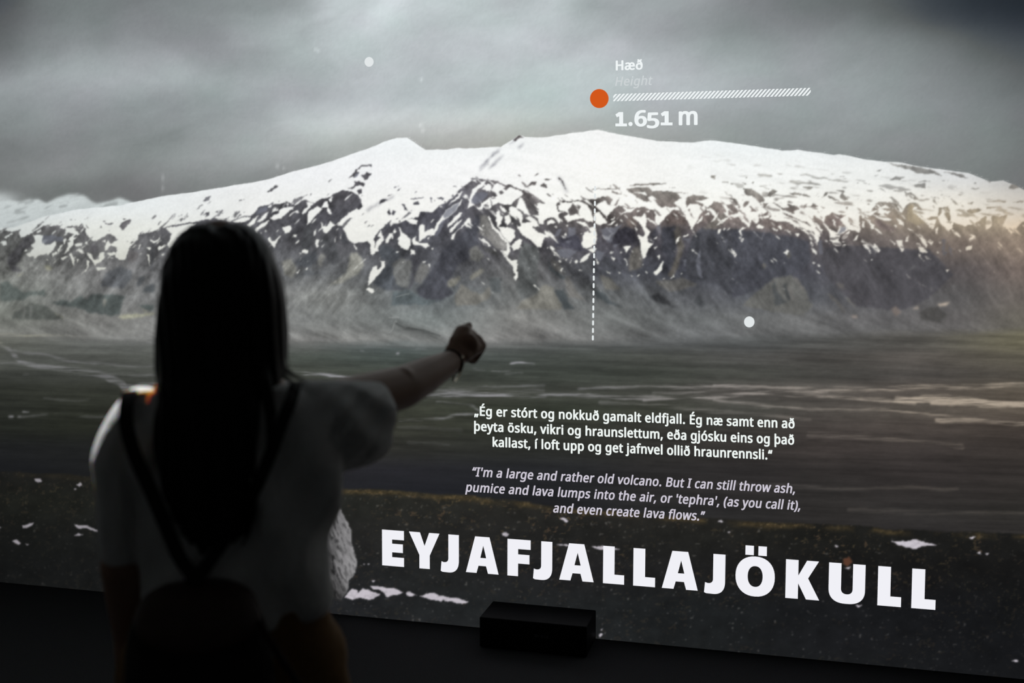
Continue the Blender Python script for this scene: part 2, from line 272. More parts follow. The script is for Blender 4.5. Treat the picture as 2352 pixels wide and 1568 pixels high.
# snow lying in the rock, traced one by one
SNOW = [
    ta((470, 250), (560, 235), (615, 240), (600, 380), (660, 400), (780, 320), (790, 370), (720, 440), (640, 520), (560, 540), (510, 570), (480, 540), (410, 545), (370, 520), (430, 480), (480, 440), (420, 400), (500, 350)),
    ta((820, 440), (860, 400), (900, 380), (850, 460), (840, 520)), ta((900, 310), (930, 275), (955, 300), (900, 390)), ta((950, 350), (1040, 330), (1050, 390), (960, 480), (900, 520), (960, 420)), ta((730, 500), (800, 470), (830, 490), (750, 550)), ta((990, 270), (1090, 265), (1030, 340), (990, 320)),
    ta((920, 130), (1060, 140), (1140, 230), (1110, 245), (1000, 215), (930, 210)), ta((1060, 370), (1180, 370), (1170, 410), (1080, 410)), ta((980, 510), (1010, 510), (1060, 600), (1050, 690), (1010, 600)), ta((1080, 590), (1120, 580), (1090, 630)), ta((1100, 450), (1180, 450), (1210, 510), (1130, 490)),
    ta((1215, 345), (1245, 345), (1240, 385), (1215, 375)), ta((1240, 500), (1290, 510), (1330, 590), (1440, 560), (1380, 580), (1440, 490), (1480, 480), (1480, 590), (1400, 640), (1360, 690), (1300, 590), (1250, 550)), ta((1500, 440), (1540, 320), (1560, 330), (1580, 370), (1530, 450), (1490, 470)), ta((1460, 340), (1510, 310), (1500, 360)), ta((1560, 380), (1680, 300), (1700, 420), (1650, 410)),
    ta((1510, 500), (1640, 480), (1660, 520), (1540, 540)), ta((1550, 575), (1620, 565), (1600, 590)), ta((1370, 710), (1500, 700), (1480, 735), (1390, 750)), ta((1640, 330), (1720, 300), (1800, 330), (1860, 380), (1780, 600), (1720, 590), (1640, 560), (1670, 470)),
    ta((30, 340), (80, 330), (90, 390), (50, 400)), ta((60, 300), (170, 210), (200, 215), (90, 310)), ta((340, 480), (370, 450), (390, 460), (350, 500)), ta((2110, 295), (2190, 325), (2260, 300), (2290, 260), (2280, 310), (2190, 355), (2130, 320)), ta((1970, 440), (1990, 375), (2010, 380), (1985, 440)), ta((2095, 520), (2120, 530), (2115, 640), (2135, 690), (2100, 640)), ta((2080, 430), (2150, 420), (2130, 470)),
    ta((2230, 430), (2270, 390), (2290, 440), (2250, 470)), ta((2290, 520), (2340, 500), (2310, 540)), ta((640, 580), (690, 590), (680, 610)), ta((860, 560), (960, 560), (900, 600)), ta((1230, 580), (1260, 600), (1230, 760), (1150, 830), (1220, 740)), ta((520, 190), (580, 165), (580, 200), (530, 220)), ta((340, 240), (440, 150), (470, 160), (350, 260), (320, 280)), ta((660, 500), (740, 400), (800, 340), (790, 400), (680, 530)),
    tb((900, 775), (1000, 735), (1090, 720), (1170, 700), (1160, 750), (1060, 800), (960, 790)), tb((1130, 830), (1220, 720), (1300, 680), (1240, 780), (1180, 860)), tb((1270, 780), (1360, 690), (1430, 650), (1410, 720), (1320, 780)), tb((1440, 740), (1500, 680), (1600, 650), (1740, 570), (1760, 600), (1680, 660), (1600, 720), (1520, 745)),
    tb((1240, 890), (1330, 800), (1440, 760), (1400, 810), (1290, 900), (1250, 945)), tb((1470, 640), (1590, 590), (1540, 640)), tb((1430, 570), (1460, 555), (1460, 595), (1430, 600)), tb((1600, 620), (1655, 580), (1640, 620)), tb((1680, 530), (1715, 520), (1690, 580)), tb((1620, 850), (1650, 840), (1660, 880), (1740, 815), (1740, 860), (1710, 920), (1650, 940)), tb((1410, 1020), (1440, 985), (1470, 1040), (1560, 1030), (1500, 1130), (1450, 1080)), tb((1770, 970), (1800, 965), (1790, 1010)), tb((1310, 930), (1340, 935), (1325, 955)), tb((1380, 890), (1390, 930), (1370, 920)),
    tb((0, 860), (110, 850), (200, 830), (330, 800), (430, 790), (300, 900), (150, 1000), (110, 1080), (60, 1150), (20, 1100), (80, 950)),
    tc((0, 610), (70, 570), (160, 560), (80, 640), (0, 690)), tc((170, 600), (210, 595), (230, 630), (200, 635)), tc((260, 650), (290, 590), (330, 570), (300, 510), (370, 505), (390, 530), (330, 600), (280, 660)), tc((320, 680), (340, 620), (430, 555), (490, 590), (440, 640), (390, 690), (320, 760)), tc((460, 580), (520, 510), (550, 500), (555, 560), (600, 630), (590, 645), (540, 600), (545, 560), (500, 570)), tc((560, 480), (610, 440), (600, 500), (575, 510)),
    tc((460, 725), (490, 750), (500, 780), (540, 770), (570, 715), (640, 780), (600, 790), (550, 850), (510, 855), (490, 800)), tc((430, 920), (460, 930), (450, 1000), (430, 1025), (415, 980)), tc((390, 830), (430, 800), (420, 860), (400, 890)), tc((40, 790), (60, 785), (130, 755), (145, 800), (120, 840), (70, 860)), tc((160, 880), (210, 880), (200, 920)), tc((270, 1040), (340, 1045), (320, 1090), (260, 1070)), tc((190, 1310), (240, 1270), (210, 1320)), tc((300, 1270), (335, 1240), (320, 1280)), tc((220, 1090), (260, 1060), (245, 1095)),
    tc((640, 890), (640, 950), (630, 950)), tc((690, 905), (705, 870), (700, 910)), tc((840, 990), (860, 1000), (880, 1045), (860, 1040)), tc((1030, 960), (1080, 940), (1090, 1090), (1060, 1110), (1040, 1060)), tc((1085, 1060), (1100, 960), (1150, 900), (1120, 880), (1140, 830), (1180, 900), (1190, 940), (1140, 990), (1130, 1060), (1100, 1080)),
    tc((1200, 930), (1250, 870), (1300, 860), (1240, 960), (1210, 970)), tc((1300, 810), (1330, 830), (1320, 865), (1300, 860)), tc((1340, 930), (1380, 870), (1370, 780), (1390, 830), (1440, 880), (1470, 920), (1470, 1030), (1420, 1040), (1380, 1020), (1350, 960)), tc((1250, 750), (1300, 760), (1260, 790)), tc((1130, 1165), (1200, 1190), (1190, 1250), (1150, 1310), (1080, 1380), (1010, 1440), (1020, 1320), (1060, 1250), (1095, 1220), (1110, 1280), (1150, 1240), (1160, 1200)), tc((980, 1480), (1010, 1460), (1075, 1480), (1080, 1510), (1040, 1535), (1000, 1500)), tc((1320, 1075), (1360, 1070), (1340, 1090)), tc((1050, 1085), (1080, 1090), (1065, 1125)), tc((1390, 1185), (1425, 1190), (1400, 1200)),
    td((0, 790), (20, 780), (20, 835), (0, 840)), td((25, 740), (45, 705), (60, 750), (35, 770)), td((70, 830), (110, 790), (90, 690), (130, 750), (150, 790), (205, 830), (210, 900), (170, 950), (110, 930), (75, 870)), td((305, 680), (335, 660), (370, 660), (375, 740), (470, 700), (460, 770), (380, 800), (310, 860)), td((220, 820), (280, 780), (260, 840), (310, 870), (400, 870), (430, 910), (380, 930), (340, 900), (260, 895), (230, 890)), td((210, 940), (260, 950), (250, 1000), (210, 1000)), td((410, 1120), (440, 1110), (430, 1150)), td((330, 1080), (390, 1075), (350, 1100)), td((55, 975), (90, 975), (70, 985)), td((120, 1085), (150, 1090), (130, 1100)), td((160, 600), (240, 600), (300, 620), (270, 660), (200, 640)), td((440, 940), (470, 930), (455, 955)), td((400, 810), (425, 810), (415, 840)),
    td((560, 560), (640, 480), (720, 430), (790, 385), (780, 430), (720, 510), (640, 580), (590, 610), (540, 650), (480, 780), (430, 800), (470, 720), (500, 640)), td((620, 700), (620, 660), (690, 590), (770, 520), (800, 530), (760, 590), (680, 650)), td((640, 750), (690, 680), (760, 620), (800, 600), (740, 680), (680, 740)), td((660, 820), (680, 770), (740, 730), (820, 650), (870, 580), (890, 600), (880, 640), (800, 690), (730, 740), (690, 830), (670, 840)), td((640, 440), (720, 360), (800, 290), (760, 360), (680, 420)),
    td((900, 280), (960, 230), (1000, 200), (1060, 160), (1050, 210), (970, 270), (940, 330), (890, 410), (940, 440), (860, 470), (840, 490), (880, 400)), td((1010, 260), (1080, 210), (1130, 240), (1110, 280), (1060, 280)), td((970, 490), (1010, 430), (1100, 370), (1130, 350), (1180, 340), (1120, 270), (1190, 200), (1290, 230), (1200, 290), (1170, 350), (1110, 370), (1120, 430), (1110, 500), (1090, 480), (1080, 420), (1040, 450), (1000, 500)), td((1120, 380), (1200, 330), (1290, 270), (1330, 250), (1430, 270), (1470, 290), (1470, 330), (1400, 370), (1340, 440), (1260, 430), (1190, 420), (1130, 450)),
    td((1010, 830), (1040, 810), (1110, 910), (1080, 900)), td((1080, 570), (1110, 600), (1150, 680), (1210, 740), (1280, 830), (1320, 880), (1340, 960), (1310, 1030), (1240, 960), (1300, 960), (1290, 880), (1200, 780), (1130, 700)), td((1180, 520), (1210, 500), (1230, 570), (1260, 580), (1230, 650), (1200, 690), (1180, 620)), td((1280, 570), (1330, 540), (1320, 620), (1300, 680), (1280, 640)), td((1210, 445), (1300, 500), (1270, 530), (1220, 480)), td((1200, 690), (1290, 690), (1380, 740), (1370, 830), (1330, 880), (1280, 820), (1220, 750)), td((1350, 910), (1400, 850), (1460, 840), (1430, 920), (1380, 960)), td((1310, 470), (1400, 470), (1470, 540), (1470, 640), (1400, 560)), td((1400, 670), (1470, 700), (1470, 790), (1420, 720)),
    td((1230, 960), (1310, 1030), (1400, 1090), (1400, 1180), (1350, 1090), (1280, 1040)), td((1370, 1260), (1420, 1170), (1410, 1240), (1385, 1290)), td((1150, 930), (1190, 970), (1160, 960)), td((1330, 1065), (1390, 1060), (1410, 1110), (1390, 1190), (1365, 1140)), td((1025, 765), (1040, 770), (1030, 790)), td((1020, 665), (1040, 680), (1020, 690)),
    te((90, 440), (120, 410), (190, 450), (240, 530), (250, 600), (340, 590), (270, 540), (330, 510), (400, 560), (440, 640), (340, 640), (420, 700), (500, 730), (550, 770), (500, 760), (450, 870), (410, 870), (330, 800), (240, 730), (190, 650), (240, 630), (200, 540), (120, 490)), te((215, 300), (240, 320), (270, 370), (290, 430), (330, 500), (270, 490), (230, 450), (180, 420), (200, 350)), te((140, 850), (200, 780), (240, 795), (200, 890), (150, 890)), te((60, 850), (90, 830), (110, 900), (70, 960), (100, 900)), te((0, 690), (60, 640), (150, 690), (160, 760), (110, 830), (60, 780)), te((55, 580), (100, 500), (110, 560), (80, 620)), te((330, 630), (360, 640), (350, 690)), te((590, 640), (620, 620), (630, 660)), te((530, 600), (560, 550), (610, 590), (540, 610)), te((0, 900), (100, 1010), (180, 1010), (170, 1110), (190, 1200), (150, 1250), (170, 1180), (130, 1090), (60, 1000)),
    te((410, 385), (430, 370), (500, 390), (620, 380), (640, 530), (680, 560), (660, 600), (600, 540), (560, 510), (480, 570), (500, 610), (440, 600), (420, 540), (360, 490), (450, 510)), te((640, 400), (740, 360), (810, 370), (800, 430), (760, 450), (770, 500), (870, 500), (940, 540), (900, 550), (760, 580), (720, 540), (760, 480), (650, 450)), te((830, 380), (880, 355), (960, 390), (1010, 440), (1040, 500), (1040, 590), (960, 570), (900, 510), (880, 480), (900, 410)), te((860, 590), (960, 590), (1000, 660), (1050, 640), (1080, 740), (1070, 830), (1020, 870), (960, 880), (910, 830), (920, 730), (980, 690), (1020, 730), (980, 650)), te((1060, 490), (1110, 470), (1170, 550), (1190, 580), (1110, 620), (1060, 600)), te((1070, 400), (1170, 340), (1230, 410), (1290, 410), (1190, 540), (1150, 490)), te((710, 730), (740, 700), (740, 750)), te((1140, 730), (1220, 740), (1270, 690), (1220, 790), (1160, 770)), te((890, 1050), (900, 1000), (960, 950), (1020, 925), (980, 1000)), te((830, 1030), (865, 1000), (870, 1040), (840, 1055)), te((640, 1030), (670, 1010), (680, 1045)), te((720, 1010), (755, 990), (740, 1030)), te((670, 1130), (700, 1090), (690, 1140)), te((770, 1060), (810, 990), (790, 1050)), te((860, 1120), (920, 1140), (880, 1140)), te((980, 890), (1080, 880), (1060, 930)), te((900, 700), (920, 715), (895, 720)), te((525, 870), (550, 875), (535, 890)), te((1075, 980), (1120, 1065), (1090, 1050)), te((740, 620), (770, 610), (765, 630)), te((690, 560), (700, 590), (660, 570)),
    te((1180, 1130), (1240, 1180), (1200, 1165)), te((1240, 950), (1265, 910), (1255, 945)), te((1330, 1150), (1350, 1155), (1340, 1170)), te((1280, 625), (1315, 610), (1305, 640)), te((1200, 610), (1310, 560), (1260, 610)),
    tf((0, 560), (90, 500), (190, 400), (300, 375), (250, 420), (180, 430), (110, 480), (20, 560)), tf((20, 500), (60, 470), (60, 490), (30, 515)), tf((260, 490), (300, 470), (350, 480), (380, 440), (420, 490), (500, 540), (530, 585), (470, 550), (420, 500), (400, 590), (440, 620), (460, 640), (430, 700), (430, 760), (490, 770), (440, 830), (410, 940), (380, 950), (350, 860), (330, 680), (380, 720), (400, 690), (370, 610), (330, 530)), tf((150, 810), (240, 810), (200, 860), (180, 890), (165, 850)), tf((165, 945), (185, 950), (215, 1040), (190, 1000)), tf((315, 1140), (360, 1120), (340, 1150)), tf((410, 1080), (435, 1100), (430, 1130)), tf((380, 1010), (395, 1015), (380, 1030)), tf((500, 1100), (550, 1040), (600, 970), (595, 1030), (580, 1100), (540, 1140), (510, 1130)), tf((740, 780), (760, 720), (800, 690), (780, 750)), tf((820, 700), (890, 670), (880, 700), (840, 710)), tf((690, 1170), (720, 1160), (735, 1100), (735, 1150), (710, 1180)), tf((600, 1175), (625, 1180), (610, 1195)), tf((500, 820), (530, 815), (510, 845)), tf((490, 725), (540, 705), (530, 730)), tf((540, 920), (565, 905), (565, 960)), tf((790, 1115), (810, 1120), (795, 1135)), tf((0, 890), (30, 860), (20, 890)), tf((40, 930), (60, 940), (45, 970)), tf((110, 870), (140, 875), (120, 890)), tf((1290, 600), (1310, 620), (1285, 640)), tf((285, 600), (320, 620), (310, 650)), tf((410, 410), (445, 400), (435, 440)), tf((310, 400), (350, 400), (320, 425)),
    tf((1215, 690), (1225, 620), (1250, 610), (1240, 660)), tf((1320, 640), (1355, 600), (1350, 630)), tf((1360, 840), (1400, 870), (1430, 910), (1410, 940), (1380, 890)), tf((960, 560), (1050, 470), (1040, 520), (990, 560)), tf((1080, 460), (1140, 420), (1120, 460)), tf((1140, 530), (1230, 430), (1200, 500)), tf((1200, 580), (1270, 520), (1350, 460), (1300, 540)), tf((1270, 340), (1330, 380), (1340, 450), (1470, 440), (1470, 480), (1380, 480), (1320, 440), (1310, 390)), tf((100, 1095), (125, 1100), (110, 1120)), tf((240, 1120), (265, 1140), (250, 1150)),
    tg((160, 555), (100, 600), (110, 660), (95, 650), (80, 600), (110, 570)), tg((95, 710), (115, 670), (135, 690), (115, 730)), tg((260, 550), (290, 525), (345, 550), (330, 580), (280, 570)), tg((485, 545), (520, 545), (545, 585), (510, 575)), tg((670, 630), (720, 635), (700, 670)), tg((455, 580), (490, 575), (480, 600)), tg((560, 590), (640, 610), (580, 605)), tg((840, 700), (880, 750), (860, 765), (840, 740)), tg((845, 785), (910, 820), (905, 860), (850, 820)), tg((845, 920), (890, 940), (870, 955)), tg((900, 945), (950, 970), (920, 985)), tg((900, 1010), (940, 1050), (910, 1040)), tg((880, 590), (910, 600), (930, 700), (910, 720), (880, 640)), tg((600, 480), (690, 540), (670, 560), (620, 510)),
    tg((860, 510), (900, 520), (960, 590), (945, 610)), tg((980, 530), (1070, 600), (1130, 620), (1140, 580), (1220, 550), (1230, 590), (1160, 640), (1130, 700), (1170, 740), (1150, 765), (1090, 750), (1040, 700), (1040, 640)), tg((1070, 490), (1090, 480), (1115, 560), (1100, 550)), tg((1180, 690), (1240, 590), (1260, 600), (1210, 680)), tg((1175, 705), (1210, 715), (1190, 730)), tg((1180, 755), (1225, 750), (1200, 770)), tg((1290, 700), (1320, 640), (1345, 630), (1320, 700)), tg((1030, 730), (1050, 735), (1035, 740)), tg((1385, 750), (1420, 740), (1480, 840), (1460, 840)), tg((1510, 740), (1568, 780), (1568, 830), (1520, 800)), tg((1470, 890), (1490, 890), (1480, 915)), tg((1380, 500), (1410, 510), (1415, 560), (1390, 560)), tg((1430, 480), (1470, 490), (1510, 590), (1490, 580), (1460, 520)), tg((0, 800), (40, 860), (30, 880)), tg((1390, 420), (1395, 470), (1380, 460)), tg((330, 455), (400, 420), (400, 460), (350, 470)),
    th((0, 630), (30, 640), (35, 690), (10, 690)), th((25, 830), (60, 840), (90, 890), (70, 915), (35, 870)), th((180, 780), (235, 820), (220, 830)), th((240, 800), (300, 790), (310, 880), (290, 900), (260, 850)), th((325, 805), (340, 760), (365, 745), (350, 800)), th((425, 815), (450, 820), (510, 880), (540, 910), (490, 910)), th((445, 745), (490, 770), (530, 830), (520, 860), (480, 810)), th((535, 800), (560, 780), (590, 800), (570, 830)), th((505, 930), (540, 950), (575, 975), (530, 965)), th((455, 910), (480, 920), (465, 945)), th((620, 890), (645, 900), (635, 925)), th((700, 1060), (745, 1065), (720, 1095)), th((900, 850), (960, 830), (965, 870), (910, 885)), th((935, 780), (965, 745), (975, 780), (940, 800)), th((60, 520), (130, 500), (200, 520), (170, 530), (90, 530)), th((240, 580), (310, 610), (310, 650), (270, 640)), th((340, 670), (385, 690), (370, 700)), th((210, 650), (240, 650), (235, 680)), th((90, 470), (150, 455), (190, 490), (130, 480)),
    th((395, 480), (430, 470), (450, 540), (520, 610), (600, 690), (560, 670), (480, 590), (400, 530)), th((610, 690), (640, 660), (625, 740)), th((640, 560), (700, 500), (720, 590), (780, 660), (740, 700), (660, 640)), th((0, 540), (80, 560), (130, 550), (210, 600), (160, 610), (80, 580)), th((1100, 590), (1150, 560), (1140, 660), (1090, 690)),
    tg((560, 840), (600, 800), (600, 860)), tg((560, 925), (575, 930), (565, 940)),
]

# snow in shade, blue grey
SHADE = [
    td((900, 380), (940, 320), (1000, 300), (1090, 300), (1080, 350), (980, 430), (910, 420)), td((480, 780), (540, 640), (590, 600), (560, 700), (500, 800)), td((560, 560), (640, 480), (760, 410), (740, 480), (640, 580), (590, 600)),
    te((590, 760), (640, 670), (690, 670), (650, 740)), te((760, 640), (850, 640), (840, 720), (760, 760)), te((1110, 660), (1200, 640), (1320, 660), (1290, 700), (1230, 830), (1160, 770)), te((630, 900), (760, 890), (860, 920), (780, 990), (670, 980)), te((1080, 900), (1170, 930), (1130, 1030), (1070, 990)), te((720, 800), (800, 790), (750, 820)), te((1260, 850), (1340, 820), (1290, 870)),
    tf((0, 620), (150, 560), (60, 660), (0, 760)), tf((530, 590), (570, 560), (590, 680), (560, 660)), tf((40, 780), (120, 770), (70, 820)), tf((980, 980), (1020, 830), (1030, 960), (1040, 1180), (1000, 1150)), tf((820, 720), (920, 720), (900, 780)), tf((820, 960), (880, 960), (840, 1040)), tf((1290, 760), (1330, 730), (1310, 780)),
    tg((930, 700), (960, 690), (975, 850), (930, 860)), tg((320, 660), (350, 590), (360, 620), (310, 700)), tg((1140, 640), (1160, 560), (1210, 560), (1200, 600)),
    tb((1240, 670), (1310, 590), (1430, 570), (1420, 620), (1330, 660)), ta((600, 240), (740, 240), (900, 260), (890, 330), (820, 350), (780, 320), (660, 390), (600, 370)), tc((860, 200), (905, 180), (885, 230), (845, 245)),
    th((670, 780), (700, 780), (700, 930), (680, 930)), th((740, 830), (780, 880), (760, 950)), th((660, 900), (740, 890), (710, 930)),
]

